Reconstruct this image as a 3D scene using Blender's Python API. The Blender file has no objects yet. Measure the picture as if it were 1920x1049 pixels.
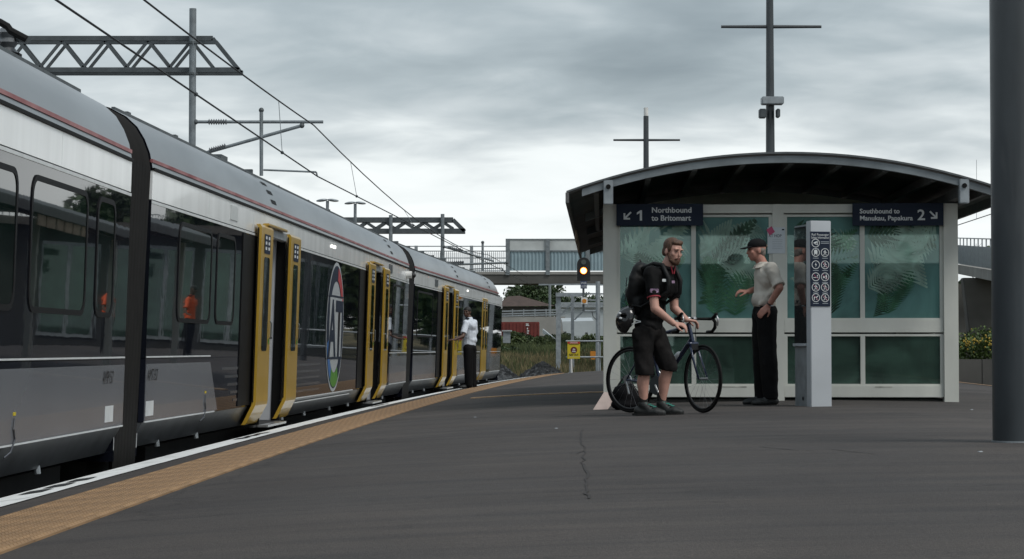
import bpy, bmesh, math, random
from mathutils import Vector, Matrix, Euler
R = math.radians
rnd = random.Random(7)
scene = bpy.context.scene
COL = scene.collection
# ------------------------------------------------------------------ camera
F = 4000.0; CZ = 0.93; PITCH = math.atan(130.5/F)
cd = bpy.data.cameras.new('camera'); cam = bpy.data.objects.new('camera', cd); COL.objects.link(cam)
cam.location = (0, 0, CZ); cam.rotation_euler = (R(90)+PITCH, 0, 0)
cd.sensor_fit = 'HORIZONTAL'; cd.sensor_width = 36; cd.lens = 36*F/1920; cd.clip_start = .1; cd.clip_end = 5000
scene.camera = cam
# ------------------------------------------------------------------ sky
SUN_EL, SUN_AZ = R(52), R(128)      # azimuth from +Y clockwise (towards +X)
w = bpy.data.worlds.new('World'); scene.world = w; w.use_nodes = True
nt = w.node_tree; nt.nodes.clear(); N = nt.nodes.new; L = nt.links.new
out = N('ShaderNodeOutputWorld'); bg = N('ShaderNodeBackground'); L(bg.outputs[0], out.inputs[0])
tc = N('ShaderNodeTexCoord'); sep = N('ShaderNodeSeparateXYZ'); L(tc.outputs['Generated'], sep.inputs[0])
def wm(op, a, b=None, cl=False):
    n = N('ShaderNodeMath'); n.operation = op; n.use_clamp = cl
    for i, v in enumerate((a, b)):
        if v is None: continue
        if isinstance(v, (int, float)): n.inputs[i].default_value = v
        else: L(v, n.inputs[i])
    return n.outputs[0]
zc = wm('MAXIMUM', sep.outputs[2], 0.0)
den = wm('ADD', zc, 0.20)
comb = N('ShaderNodeCombineXYZ')
L(wm('DIVIDE', sep.outputs[0], den), comb.inputs[0]); L(wm('MULTIPLY', wm('DIVIDE', sep.outputs[1], den), 1.0), comb.inputs[1])
def wnoise(scale, detail, rough, dist, off):
    mp = N('ShaderNodeMapping'); L(comb.outputs[0], mp.inputs[0]); mp.inputs['Location'].default_value = off
    mp.inputs['Scale'].default_value = (1.0, 1.25, 1)
    n = N('ShaderNodeTexNoise'); L(mp.outputs[0], n.inputs['Vector']); n.inputs['Scale'].default_value = scale
    n.inputs['Detail'].default_value = detail; n.inputs['Roughness'].default_value = rough; n.inputs['Distortion'].default_value = dist
    return n.outputs['Fac']
n1 = wnoise(1.7, 4, .5, .35, (3.1, 0.35, 0)); n2 = wnoise(5.0, 6, .55, .4, (1.7, 5.2, 0))
cloud = wm('ADD', wm('MULTIPLY', wm('SUBTRACT', n1, .5), 1.5), wm('MULTIPLY', wm('SUBTRACT', n2, .5), .45))
# the cloud deck is thin and bright low down, dark above
elev = N('ShaderNodeMapRange'); L(zc, elev.inputs['Value'])
elev.inputs['From Min'].default_value = 0.055; elev.inputs['From Max'].default_value = 0.135
elev.inputs['To Min'].default_value = 0.04; elev.inputs['To Max'].default_value = 0.63
elev.interpolation_type = 'SMOOTHSTEP'
fac = wm('ADD', elev.outputs[0], wm('MULTIPLY', cloud, 1.0), True)
cr = N('ShaderNodeValToRGB'); L(fac, cr.inputs[0])
e = cr.color_ramp.elements
e[0].position = 0.0; e[0].color = (.73, .765, .775, 1)
e[1].position = 1.0; e[1].color = (.185, .225, .255, 1)
for p, c in ((.2, (.67, .71, .72, 1)), (.42, (.45, .495, .52, 1)), (.62, (.315, .365, .395, 1)), (.8, (.24, .285, .315, 1))):
    k = e.new(p); k.color = c
sky = N('ShaderNodeTexSky'); sky.sky_type = 'NISHITA'; sky.sun_disc = False
sky.sun_elevation = SUN_EL; sky.sun_rotation = SUN_AZ; sky.air_density = 1.5; sky.dust_density = 3
mx = N('ShaderNodeMixRGB'); mx.blend_type = 'ADD'; mx.inputs[0].default_value = 1
sc_ = N('ShaderNodeMixRGB'); sc_.blend_type = 'MULTIPLY'; sc_.inputs[0].default_value = 1; sc_.inputs[2].default_value = (.010, .010, .010, 1)
L(sky.outputs[0], sc_.inputs[1]); L(cr.outputs[0], mx.inputs[1]); L(sc_.outputs[0], mx.inputs[2]); L(mx.outputs[0], bg.inputs[0])
bg.inputs[1].default_value = 1.0
sd = bpy.data.lights.new('sun', 'SUN'); sd.energy = 1.5; sd.angle = R(25); sd.color = (1, .97, .92)
sun = bpy.data.objects.new('sun', sd); COL.objects.link(sun)
sdir = Vector((math.sin(SUN_AZ)*math.cos(SUN_EL), math.cos(SUN_AZ)*math.cos(SUN_EL), math.sin(SUN_EL)))
sun.rotation_euler = (-sdir).to_track_quat('-Z', 'Y').to_euler(); sun.location = sdir*50
vs = scene.view_settings; vs.view_transform = 'Standard'; vs.look = 'None'; vs.exposure = 0.36; vs.gamma = 1; vs.use_curve_mapping = False
# ------------------------------------------------------------------ geometry of the place
def ray(px, py):
    u = (px-960)/F; v = (524.5-py)/F; c, s = math.cos(PITCH), math.sin(PITCH)
    return Vector((u, c - v*s, s + v*c))
def P(px, py, Y):
    d = ray(px, py); return Vector((0, 0, CZ)) + d*(Y/d.y)
def XE(Y): return -3.464 + .0139*Y + .00059*Y*Y       # edge of the near platform face, in plan
PW = 13.1
def zp(d):
    d = max(0, min(d, PW-d)); return .36*(1-math.exp(-d/2.6))
def ground(x, y): return zp(x - XE(y))
def G(px, py):                                        # the spot of the platform under a pixel
    Y = 25
    for _ in range(60):
        p = P(px, py, Y); d = ray(px, py)
        Y = .5*Y + .5*((ground(p.x, p.y)-CZ)/d.z*d.y)
    p = P(px, py, Y); p.z = ground(p.x, p.y); return p
# ------------------------------------------------------------------ materials
MATS = {}
def mat(name, col, rough=.5, metal=0, var=.12, scale=6, bump=0, bscale=80, coat=0, spec=.5, stretch=(1, 1, 1), col2=None, detail=4, sharp=None):
    if name in MATS: return MATS[name]
    m = bpy.data.materials.new(name); m.use_nodes = True; t = m.node_tree; n = t.nodes; l = t.links
    b = n['Principled BSDF']; b.inputs['Roughness'].default_value = rough; b.inputs['Metallic'].default_value = metal
    b.inputs['Specular IOR Level'].default_value = spec
    b.inputs['Coat Weight'].default_value = coat; b.inputs['Coat Roughness'].default_value = .04
    tcn = n.new('ShaderNodeTexCoord'); mp = n.new('ShaderNodeMapping'); mp.inputs['Scale'].default_value = stretch
    l.new(tcn.outputs['Object'], mp.inputs[0])
    if var or col2:
        no = n.new('ShaderNodeTexNoise'); no.inputs['Scale'].default_value = scale; no.inputs['Detail'].default_value = detail
        l.new(mp.outputs[0], no.inputs['Vector'])
        r = n.new('ShaderNodeValToRGB'); l.new(no.outputs['Fac'], r.inputs[0])
        lo, hi = sharp or (.3, .7)
        r.color_ramp.elements[0].position = lo; r.color_ramp.elements[1].position = hi
        r.color_ramp.elements[0].color = tuple(max(0, c*(1-var)) for c in col)+(1,)
        r.color_ramp.elements[1].color = (tuple(col2) if col2 else tuple(min(1, c*(1+var)) for c in col))+(1,)
        l.new(r.outputs[0], b.inputs['Base Color'])
    else: b.inputs['Base Color'].default_value = tuple(col)+(1,)
    if bump:
        nb = n.new('ShaderNodeTexNoise'); nb.inputs['Scale'].default_value = bscale; nb.inputs['Detail'].default_value = 3
        l.new(mp.outputs[0], nb.inputs['Vector'])
        bp = n.new('ShaderNodeBump'); bp.inputs['Strength'].default_value = bump; bp.inputs['Distance'].default_value = .01
        l.new(nb.outputs['Fac'], bp.inputs['Height']); l.new(bp.outputs[0], b.inputs['Normal'])
        if coat: l.new(bp.outputs[0], b.inputs['Coat Normal'])
    MATS[name] = m; return m
def emit(name, col, s):
    m = bpy.data.materials.new(name); m.use_nodes = True; b = m.node_tree.nodes['Principled BSDF']
    b.inputs['Base Color'].default_value = col+(1,); b.inputs['Emission Color'].default_value = col+(1,); b.inputs['Emission Strength'].default_value = s
    MATS[name] = m; return m
# ------------------------------------------------------------------ mesh helpers
class MB:
    def __init__(s): s.v = []; s.f = []; s.sm = False
    def add(s, vs, fs):
        o = len(s.v); s.v += [tuple(p) for p in vs]; s.f += [tuple(i+o for i in f) for f in fs]; return s
    def hexa(s, p):     # 8 corners: bottom ring 0-3, top ring 4-7
        return s.add(p, [(3, 2, 1, 0), (4, 5, 6, 7), (0, 1, 5, 4), (1, 2, 6, 5), (2, 3, 7, 6), (3, 0, 4, 7)])
    def box(s, a, b):
        x0, y0, z0 = a; x1, y1, z1 = b
        return s.hexa([(x0, y0, z0), (x1, y0, z0), (x1, y1, z0), (x0, y1, z0), (x0, y0, z1), (x1, y0, z1), (x1, y1, z1), (x0, y1, z1)])
    def fbox(s, T, a, b):                    # box in a local frame T(u,v,w)
        x0, y0, z0 = a; x1, y1, z1 = b
        return s.hexa([T(x0, y0, z0), T(x1, y0, z0), T(x1, y1, z0), T(x0, y1, z0), T(x0, y0, z1), T(x1, y0, z1), T(x1, y1, z1), T(x0, y1, z1)])
    def tube(s, pts, r, n=8, caps=True, squash=None):
        pts = [Vector(p) for p in pts]; rs = r if isinstance(r, (list, tuple)) else [r]*len(pts)
        rings = []; up = None
        for i, p in enumerate(pts):
            d = (pts[min(i+1, len(pts)-1)] - pts[max(i-1, 0)])
            d = d.normalized() if d.length > 1e-9 else Vector((0, 0, 1))
            if up is None: up = Vector((0, 0, 1)) if abs(d.z) < .9 else Vector((1, 0, 0))
            a = d.cross(up).normalized(); b = a.cross(d).normalized(); up = b
            rings.append([p + (a*math.cos(2*math.pi*k/n) + b*math.sin(2*math.pi*k/n))*rs[i] for k in range(n)])
        vs = [q for rg in rings for q in rg]; fs = []
        for i in range(len(pts)-1):
            for k in range(n):
                k2 = (k+1) % n; fs.append((i*n+k, i*n+k2, (i+1)*n+k2, (i+1)*n+k))
        if caps: fs += [tuple(range(n))[::-1], tuple((len(pts)-1)*n+k for k in range(n))]
        return s.add(vs, fs)
    def bar(s, a, b, wx, wy=None, up=(0, 0, 1)):   # rectangular bar between two points
        a = Vector(a); b = Vector(b); d = (b-a).normalized(); up = Vector(up)
        if abs(d.dot(up)) > .95: up = Vector((0, 1, 0))
        x = d.cross(up).normalized(); y = x.cross(d).normalized(); wy = wy or wx
        h = [(-.5, -.5), (.5, -.5), (.5, .5), (-.5, .5)]
        return s.hexa([a + x*wx*i + y*wy*j for i, j in h] + [b + x*wx*i + y*wy*j for i, j in h])
    def disc(s, T, c, r, n=20, r2=None, th=.004, a0=0, a1=2*math.pi):      # plate/ring in frame T(u,w,depth)
        full = abs(a1-a0-2*math.pi) < 1e-6; m = n if full else n+1
        an = [a0+(a1-a0)*k/n for k in range(m)]
        if r2 is None:
            vs = [T(c[0]+r*math.cos(a), c[1]+r*math.sin(a), th) for a in an]; return s.add(vs, [tuple(range(m))])
        vs = [T(c[0]+q*math.cos(a), c[1]+q*math.sin(a), th) for a in an for q in (r2, r)]
        return s.add(vs, [(2*k, 2*k+1, (2*((k+1) % m))+1, 2*((k+1) % m)) for k in range(n)])
    def poly(s, pts): return s.add(pts, [tuple(range(len(pts)))])
    def ell(s, c, r, rot=None, n=12):
        c = Vector(c); M = rot or Matrix.Identity(3); vs = []; m = n//2+2
        r = (r, r, r) if isinstance(r, (int, float)) else r
        for i in range(1, m):
            th = math.pi*i/m
            for k in range(n):
                a = 2*math.pi*k/n
                vs.append(c + M @ Vector((r[0]*math.sin(th)*math.cos(a), r[1]*math.sin(th)*math.sin(a), r[2]*math.cos(th))))
        vs += [c + M @ Vector((0, 0, r[2])), c + M @ Vector((0, 0, -r[2]))]; t, bt = len(vs)-2, len(vs)-1; fs = []
        for i in range(m-2):
            for k in range(n):
                k2 = (k+1) % n; fs.append((i*n+k, (i+1)*n+k, (i+1)*n+k2, i*n+k2))
        for k in range(n):
            k2 = (k+1) % n; fs += [(t, k, k2), (bt, (m-2)*n+k2, (m-2)*n+k)]
        return s.add(vs, fs)
    def cap(s, a, b, ra, rb, n=12):          # closed tapered capsule
        a = Vector(a); b = Vector(b); d = b-a; Ln = max(d.length, 1e-6); d = d/Ln
        pts = []; rs = []
        for k in (80, 55, 28): pts.append(a - d*ra*math.sin(R(k))); rs.append(ra*math.cos(R(k)))
        for k in range(5): pts.append(a.lerp(b, k/4)); rs.append(ra+(rb-ra)*k/4)
        for k in (28, 55, 80): pts.append(b + d*rb*math.sin(R(k))); rs.append(rb*math.cos(R(k)))
        return s.tube(pts, rs, n)
    def build(s, name, m, parent=None, smooth=False, bevel=0, auto=None):
        me = bpy.data.meshes.new(name); me.from_pydata(s.v, [], s.f); me.update()
        return link(name, me, m, parent, smooth, bevel, auto)
ROOTLOC = {}
def link(name, me, m, parent=None, smooth=False, bevel=0, auto=None):
    if m is not None: me.materials.clear(); me.materials.append(m)
    bm = bmesh.new(); bm.from_mesh(me); bmesh.ops.recalc_face_normals(bm, faces=bm.faces)
    if bevel:
        es = [e for e in bm.edges if len(e.link_faces) == 2 and e.calc_face_angle(0) > .6]
        bmesh.ops.bevel(bm, geom=es, offset=bevel, segments=2, affect='EDGES', clamp_overlap=True)
    bm.to_mesh(me); bm.free()
    if smooth:
        me.polygons.foreach_set('use_smooth', [True]*len(me.polygons))
        if auto: me.set_sharp_from_angle(angle=R(auto))
    o = bpy.data.objects.new(name, me); COL.objects.link(o)
    if parent is not None: adopt(o, parent)
    return o
def adopt(o, parent):
    o.parent = parent
    if parent.name in ROOTLOC: o.matrix_parent_inverse = Matrix.Translation(-Vector(ROOTLOC[parent.name]))
def tag(o, label=None, cat=None, group=None, kind=None):
    if label: o['label'] = label
    if cat: o['category'] = cat
    if group: o['group'] = group
    if kind: o['kind'] = kind
    return o
def thing(name, label, cat, loc=(0, 0, 0), group=None):
    o = bpy.data.objects.new(name, None); COL.objects.link(o); o.location = loc; o.empty_display_size = .2
    ROOTLOC[o.name] = Vector(loc); return tag(o, label, cat, group)
def text(name, body, size, O, Rt, Up, m, parent, align='LEFT', sx=1.0, bold=0.0):
    cu = bpy.data.curves.new('t', 'FONT'); cu.body = body; cu.size = size; cu.align_x = align; cu.offset = bold
    cu.resolution_u = 3
    to = bpy.data.objects.new('t', cu); COL.objects.link(to)
    me = bpy.data.meshes.new_from_object(to.evaluated_get(bpy.context.evaluated_depsgraph_get()))
    bpy.data.objects.remove(to); bpy.data.curves.remove(cu)
    O = Vector(O); Rt = Vector(Rt); Up = Vector(Up)
    for v in me.vertices: v.co = O + Rt*(v.co.x*sx) + Up*v.co.y
    me.name = name
    return link(name, me, m, parent)
def remesh(name, mb, voxel, m, parent, it=6, fac=.5, wrinkle=0, freq=11, hem=None):
    me = bpy.data.meshes.new(name); me.from_pydata(mb.v, [], mb.f); me.update()
    bm = bmesh.new(); bm.from_mesh(me); bmesh.ops.recalc_face_normals(bm, faces=bm.faces); bm.to_mesh(me); bm.free()
    t = bpy.data.objects.new('t', me); COL.objects.link(t)
    md = t.modifiers.new('r', 'REMESH'); md.mode = 'VOXEL'; md.voxel_size = voxel
    if it:
        ms = t.modifiers.new('s', 'SMOOTH'); ms.factor = fac; ms.iterations = it
    m2 = bpy.data.meshes.new_from_object(t.evaluated_get(bpy.context.evaluated_depsgraph_get()))
    bpy.data.objects.remove(t); bpy.data.meshes.remove(me); m2.name = name
    if wrinkle:
        from mathutils import noise
        co = [v.co.copy() for v in m2.vertices]; no = [v.normal.copy() for v in m2.vertices]
        for v, c, n in zip(m2.vertices, co, no):
            q = Vector((c.x+c.z*.35, c.y, c.z*.8-c.x*.3))*freq
            a = 1-2*abs(noise.noise(q)) ; d = noise.noise(q*.45+Vector((7, 3, 1)))
            v.co = c + n*wrinkle*(a*.7 + d*.9 - .35)
    for (c0, d0) in (hem or ()):          # cut straight: nothing of the cloth passes the plane through c0 facing d0
        for v in m2.vertices:
            k = (v.co-c0).dot(d0)
            if 0 < k < .12 and (v.co-c0-d0*k).length < .2: v.co = v.co-d0*k
    return link(name, m2, m, parent, smooth=True)
# ------------------------------------------------------------------ named materials
M = {}
M['asphalt'] = mat('asphalt', (.036, .034, .034), .85, var=.0, scale=1.2, bump=.5, bscale=140)
def asphalt_nodes(m):
    t = m.node_tree; n = t.nodes; l = t.links; b = n['Principled BSDF']
    tcn = n.new('ShaderNodeTexCoord')
    def noise(sc, det, strch=(1, 1, 1), rough=.6):
        mp = n.new('ShaderNodeMapping'); mp.inputs['Scale'].default_value = strch; l.new(tcn.outputs['Object'], mp.inputs[0])
        k = n.new('ShaderNodeTexNoise'); k.inputs['Scale'].default_value = sc; k.inputs['Detail'].default_value = det; k.inputs['Roughness'].default_value = rough
        l.new(mp.outputs[0], k.inputs['Vector']); return k.outputs['Fac']
    def ramp(f, stops):
        r = n.new('ShaderNodeValToRGB'); l.new(f, r.inputs[0]); el = r.color_ramp.elements
        el[0].position, el[0].color = stops[0][0], stops[0][1]+(1,); el[1].position, el[1].color = stops[-1][0], stops[-1][1]+(1,)
        for p, c in stops[1:-1]: k = el.new(p); k.color = c+(1,)
        return r.outputs[0]
    def mult(a, c, f=1):
        k = n.new('ShaderNodeMixRGB'); k.blend_type = 'MULTIPLY'; k.inputs[0].default_value = f; l.new(a, k.inputs[1]); l.new(c, k.inputs[2]); return k.outputs[0]
    base = ramp(noise(.35, 5, (1, .55, 1)), [(.34, (.040, .035, .034)), (.47, (.050, .044, .042)), (.53, (.056, .049, .046)), (.66, (.069, .060, .056))])
    streak = ramp(noise(1.6, 4, (.22, 2.2, 1)), [(.35, (.74, .75, .77)), (.6, (1.10, 1.08, 1.05))])
    agg = ramp(noise(85, 2), [(.32, (.62, .62, .62)), (.5, (1, 1, 1)), (.72, (1.55, 1.5, 1.45))])
    spots = ramp(noise(5.5, 3, rough=.5), [(.22, (.55, .55, .56)), (.33, (1, 1, 1))])
    c = mult(mult(mult(base, streak), agg, .8), spots, .8)
    # fine cracks
    vo = n.new('ShaderNodeTexVoronoi'); vo.feature = 'DISTANCE_TO_EDGE'; vo.inputs['Scale'].default_value = .17
    mp = n.new('ShaderNodeMapping'); l.new(tcn.outputs['Object'], mp.inputs[0]); mp.inputs['Location'].default_value = (1.3, .4, 0)
    dn = n.new('ShaderNodeTexNoise'); dn.inputs['Scale'].default_value = 1.5; dn.inputs['Detail'].default_value = 5; l.new(tcn.outputs['Object'], dn.inputs['Vector'])
    ad = n.new('ShaderNodeMixRGB'); ad.blend_type = 'ADD'; ad.inputs[0].default_value = .9; l.new(mp.outputs[0], ad.inputs[1]); l.new(dn.outputs['Color'], ad.inputs[2])
    l.new(ad.outputs[0], vo.inputs['Vector'])
    ck = ramp(vo.outputs['Distance'], [(0, (.58, .58, .58)), (.0045, (1, 1, 1))])
    c = mult(c, ck, .85)
    # trodden gum and small stains
    for sc_v, thr, colr in ((2.6, .035, (1.9, 1.85, 1.8)), (1.7, .05, (.45, .45, .46)), (.55, .16, (.80, .80, .81))):
        v2 = n.new('ShaderNodeTexVoronoi'); v2.inputs['Scale'].default_value = sc_v; l.new(ad.outputs[0] if sc_v < 1 else tcn.outputs['Object'], v2.inputs['Vector'])
        c = mult(c, ramp(v2.outputs['Distance'], [(thr*.75, colr), (thr, (1, 1, 1))]), .8)
    l.new(c, b.inputs['Base Color'])
    rr = n.new('ShaderNodeMapRange'); l.new(noise(.8, 4), rr.inputs[0]); rr.inputs['To Min'].default_value = .72; rr.inputs['To Max'].default_value = .98
    l.new(rr.outputs[0], b.inputs['Roughness'])
asphalt_nodes(M['asphalt'])
M['white_line'] = mat('platform_line_paint', (.70, .72, .72), .6, var=.25, scale=5, bump=.2, sharp=(.30, .46), detail=10)
M['tactile'] = mat('tactile_tile', (.245, .150, .075), .7, var=.30, scale=2.2, bump=.2, detail=7)
M['tan_tile'] = mat('tan_tile', (.44, .30, .18), .8, var=.2, scale=9, bump=.2)
M['kerb'] = mat('kerb_concrete', (.16, .155, .15), .85, var=.3, scale=4, bump=.3)
M['ballast'] = mat('ballast', (.075, .073, .075), .9, var=.55, scale=7, bump=1, bscale=14, detail=8)
M['earth'] = mat('dry_grass_ground', (.055, .06, .025), .95, var=.5, scale=.9, bump=.6, bscale=10, col2=(.13, .105, .05), detail=8)
M['heap'] = mat('gravel_heap', (.050, .053, .056), .95, var=.6, scale=9, bump=1, bscale=25, detail=8)
M['concrete'] = mat('bridge_concrete', (.27, .265, .25), .85, var=.18, scale=.7, bump=.2, detail=8)
M['dconcrete'] = mat('weathered_concrete', (.10, .098, .092), .9, var=.3, scale=.5, bump=.2, detail=8)
M['galv'] = mat('galvanised_steel', (.30, .33, .35), .5, .35, var=.2, scale=7)
M['gantry'] = mat('gantry_steel', (.085, .098, .105), .55, .3, var=.2, scale=5)
M['mast'] = mat('mast_steel', (.20, .225, .24), .5, .3, var=.25, scale=6)
M['wire'] = mat('overhead_wire', (.015, .015, .015), .5, .5, var=0)
M['porcelain'] = mat('insulator_grey', (.13, .14, .15), .3, var=.1)
M['pole'] = mat('dark_pole_paint', (.040, .048, .054), .42, var=.22, scale=5, bump=.05, coat=.15, stretch=(1, 1, .3))
M['pole_white'] = mat('pole_white_cap', (.7, .7, .68), .5)
M['cream'] = mat('shelter_cream_paint', (.58, .59, .545), .45, var=.10, scale=3, bump=.04, stretch=(1, 1, .35), detail=6)
M['cream_dark'] = mat('soiled_cream_paint', (.40, .40, .36), .5, var=.3, scale=8)
M['gray_beam'] = mat('galvanised_arch', (.20, .225, .24), .5, .3, var=.3, scale=5, stretch=(.5, .5, 1))
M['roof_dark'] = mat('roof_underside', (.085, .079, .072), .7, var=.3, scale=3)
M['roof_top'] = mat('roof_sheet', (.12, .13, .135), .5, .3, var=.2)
M['rafter'] = mat('roof_purlin', (.12, .12, .12), .6, .2, var=.2)
M['pale_tan'] = mat('pale_tan_matte', (.36, .27, .19), .7, var=.3, scale=9)  # colours the light bits under the eave, and the cap strap
M['navy'] = mat('sign_navy', (.014, .022, .042), .6, var=.08, spec=.2)
M['sign_white'] = mat('sign_white', (.62, .65, .66), .5, var=0)
M['black'] = mat('black_plastic', (.010, .010, .011), .45, var=.1)
M['rubber'] = mat('rubber', (.008, .008, .008), .6, spec=.15, var=.15, bump=.1)
M['yellow'] = mat('door_yellow', (.46, .285, .032), .28, var=.08, scale=2.5, coat=.4)
M['tr_navy'] = mat('carriage_navy_gloss', (.008, .0095, .016), .02, var=.4, scale=1.2, bump=.03, bscale=3.0, coat=.15, spec=.42)
M['tr_band'] = mat('carriage_dark_glazing', (.006, .0075, .012), .015, var=.3, scale=1.5, bump=.035, bscale=2.6, coat=.15, spec=.42)
M['tr_glass'] = mat('carriage_window_glass', (.004, .010, .009), .012, var=.5, scale=2, bump=.022, bscale=1.8, coat=.25, spec=.5)
M['tr_gasket'] = mat('window_gasket', (.006, .006, .007), .55, var=0, spec=.2)
M['tr_grey'] = mat('carriage_grey_gloss', (.17, .18, .20), .22, .1, var=.07, scale=1.3, bump=.02, bscale=2, coat=.35, detail=6)
M['tr_stripe'] = mat('carriage_stripe_grey', (.055, .06, .07), .2, var=.2, coat=.5)
M['tr_white'] = mat('carriage_white_band', (.80, .83, .84), .25, .0, var=.10, scale=2.2, coat=.4, stretch=(1.5, 1.5, .18), detail=7)
M['tr_roof'] = mat('carriage_roof_silver', (.30, .32, .335), .34, .55, var=.20, scale=1.5, bump=.03, bscale=9, stretch=(2.0, .25, .6), detail=7)
M['tr_red'] = mat('carriage_red_stripe', (.34, .07, .08), .5, var=.35, scale=5, stretch=(1, .5, 1), col2=(.44, .22, .22))
M['tr_line'] = mat('carriage_white_line', (.62, .65, .66), .35, var=.1)
M['tr_skirt'] = mat('carriage_skirt', (.060, .066, .072), .35, var=.35, scale=4, bump=.05, coat=.2)
M['bellows'] = mat('gangway_bellows', (.013, .0125, .012), .75, spec=.2, var=.15, bump=.1)
M['under'] = mat('underframe', (.010, .009, .009), .8, var=.3)
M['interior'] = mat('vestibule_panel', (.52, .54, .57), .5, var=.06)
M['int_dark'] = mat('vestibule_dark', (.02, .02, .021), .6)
M['steel'] = mat('bright_steel', (.5, .51, .52), .3, .8, var=.1)
M['logo_red'] = mat('logo_red', (.42, .02, .03), .4, var=0); M['logo_blue'] = mat('logo_blue', (.04, .14, .38), .4, var=0)
M['logo_green'] = mat('logo_green', (.07, .24, .02), .4, var=0); M['logo_grey'] = mat('logo_pale', (.40, .43, .45), .4, var=.05)
M['leaf1'] = mat('leaf_dark', (.020, .045, .013), .6, var=.5, scale=.9, col2=(.05, .088, .025))
M['leaf2'] = mat('leaf_mid', (.035, .068, .018), .6, var=.5, scale=1.3, col2=(.085, .12, .035))
M['dry'] = mat('dry_grass', (.085, .08, .035), .8, var=.4, scale=1.1, col2=(.21, .17, .08))
M['green_grass'] = mat('green_grass', (.035, .065, .018), .8, var=.4, scale=.8, col2=(.09, .11, .035))
M['bark'] = mat('bark', (.05, .04, .03), .9, var=.3)
M['flower'] = mat('yellow_flowers', (.50, .36, .06), .7, var=.2)
M['rust'] = mat('container_red', (.15, .026, .02), .6, var=.35, scale=.9, detail=8)
M['brown_roof'] = mat('brown_tile_roof', (.065, .042, .033), .8, var=.25, scale=2)
M['shed'] = mat('pale_shed_metal', (.42, .46, .48), .5, var=.12, scale=.6)
M['bluepanel'] = mat('ribbed_blue_panel', (.25, .34, .38), .4, var=.1, scale=1.5)
M['palewin'] = mat('pale_screen', (.50, .53, .53), .35, var=.25, scale=.7)
M['danger_y'] = mat('sign_yellow', (.55, .43, .015), .5, var=.05); M['danger_r'] = mat('sign_red', (.42, .015, .02), .5, var=0)
M['maroon'] = mat('sign_maroon', (.10, .008, .012), .5, var=0)
M['orange_box'] = mat('orange_box', (.55, .21, .02), .5)
M['cardboard'] = mat('pale_board', (.42, .34, .31), .8, var=.15)
M['poster'] = mat('poster_paper', (.55, .60, .64), .5, var=.06); M['pink'] = mat('poster_pink', (.50, .07, .17), .5, var=.15)
M['grey_txt'] = mat('faint_print', (.33, .37, .41), .6, var=0)

# ------------------------------------------------------------------ the setting
def struct(o): return tag(o, kind='structure')
b = MB(); b.add([(-900, -300, -.80), (900, -300, -.80), (900, 2500, -.80), (-900, 2500, -.80)], [(0, 1, 2, 3)]); struct(b.build('ground', M['earth']))
b = MB()
b.add([(-30, -60, -.78), (XE(70)+.4, -60, -.78), (XE(70)+.4, 92, -.78), (-30, 92, -.78)], [(0, 1, 2, 3)]); struct(b.build('track_bed', M['ballast']))
b = MB()
for k in range(20):
    y0, y1 = -20+k*9, -20+(k+1)*9
    b.add([(XE(y0)+PW+.1, y0, -.776), (XE(y0)+PW+5, y0, -.776), (XE(y1)+PW+5, y1, -.776), (XE(y1)+PW+.1, y1, -.776)], [(0, 1, 2, 3)])
struct(b.build('second_track_bed', M['ballast']))
# platform slab: crowned island, falling to both edges
YS = [-16 + 2*k for k in range(44)]; YS[-1] = 70.0
DS = [0, .05, .3, .6, .9, 1.2, 1.6, 2, 2.5, 3, 3.6, 4.2, 5, 5.8, PW/2]; DS += [PW-d for d in DS[-2::-1]]
b = MB(); nd = len(DS)
for y in YS:
    for d in DS: b.v.append((XE(y)+d, y, zp(d)))
for i in range(len(YS)-1):
    for j in range(nd-1): b.f.append((i*nd+j, i*nd+j+1, (i+1)*nd+j+1, (i+1)*nd+j))
pf = b.build('platform', M['asphalt'], smooth=True); struct(pf)
b = MB()
for d, s in ((0, -1), (PW, 1)):
    for i in range(len(YS)-1):
        y0, y1 = YS[i], YS[i+1]
        p = [(XE(y0)+d, y0, -.80), (XE(y1)+d, y1, -.80), (XE(y1)+d, y1, -.004), (XE(y0)+d, y0, -.004)]
        b.add(p, [(0, 1, 2, 3)])
for y in (YS[0], YS[-1]):
    for j in range(nd-1):
        b.add([(XE(y)+DS[j], y, -.8), (XE(y)+DS[j+1], y, -.8), (XE(y)+DS[j+1], y, zp(DS[j+1])-.004), (XE(y)+DS[j], y, zp(DS[j])-.004)], [(0, 1, 2, 3)])
link('edge_wall', (lambda me: (me.from_pydata(b.v, [], b.f), me)[1])(bpy.data.meshes.new('edge_wall')), M['kerb'], pf)
def strip(name, d0, d1, y0, y1, z, m, wob=0, step=.7):
    b = MB(); n = int((y1-y0)/step); q = random.Random(3)
    for k in range(n+1):
        y = y0+(y1-y0)*k/n; a = d0; c = d1+q.uniform(-wob, wob)
        b.v += [(XE(y)+a, y, zp(a)+z), (XE(y)+c, y, zp(c)+z)]
    b.f = [(2*k, 2*k+1, 2*k+3, 2*k+2) for k in range(n)]
    return b.build(name, m, pf)
strip('edge_line', .0, .37, -16, 70, .006, M['white_line'], .006, .35)
strip('edge_line', PW-.27, PW, -16, 70, .006, M['white_line'])
# black lettering on the edge line beside the doors (worn to blocks in the photo)
for y0 in (13.3, 21.4, 33.5, 47.5):
    b = MB()
    for k in range(3):
        y = y0+k*.62
        b.add([(XE(y)+.10, y, zp(.10)+.010), (XE(y)+.24, y+.06, zp(.24)+.010), (XE(y+.42)+.22, y+.46, zp(.22)+.010), (XE(y+.42)+.08, y+.40, zp(.08)+.010)], [(0, 1, 2, 3)])
    b.build('worn_stencil', M['black'], pf)
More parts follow.
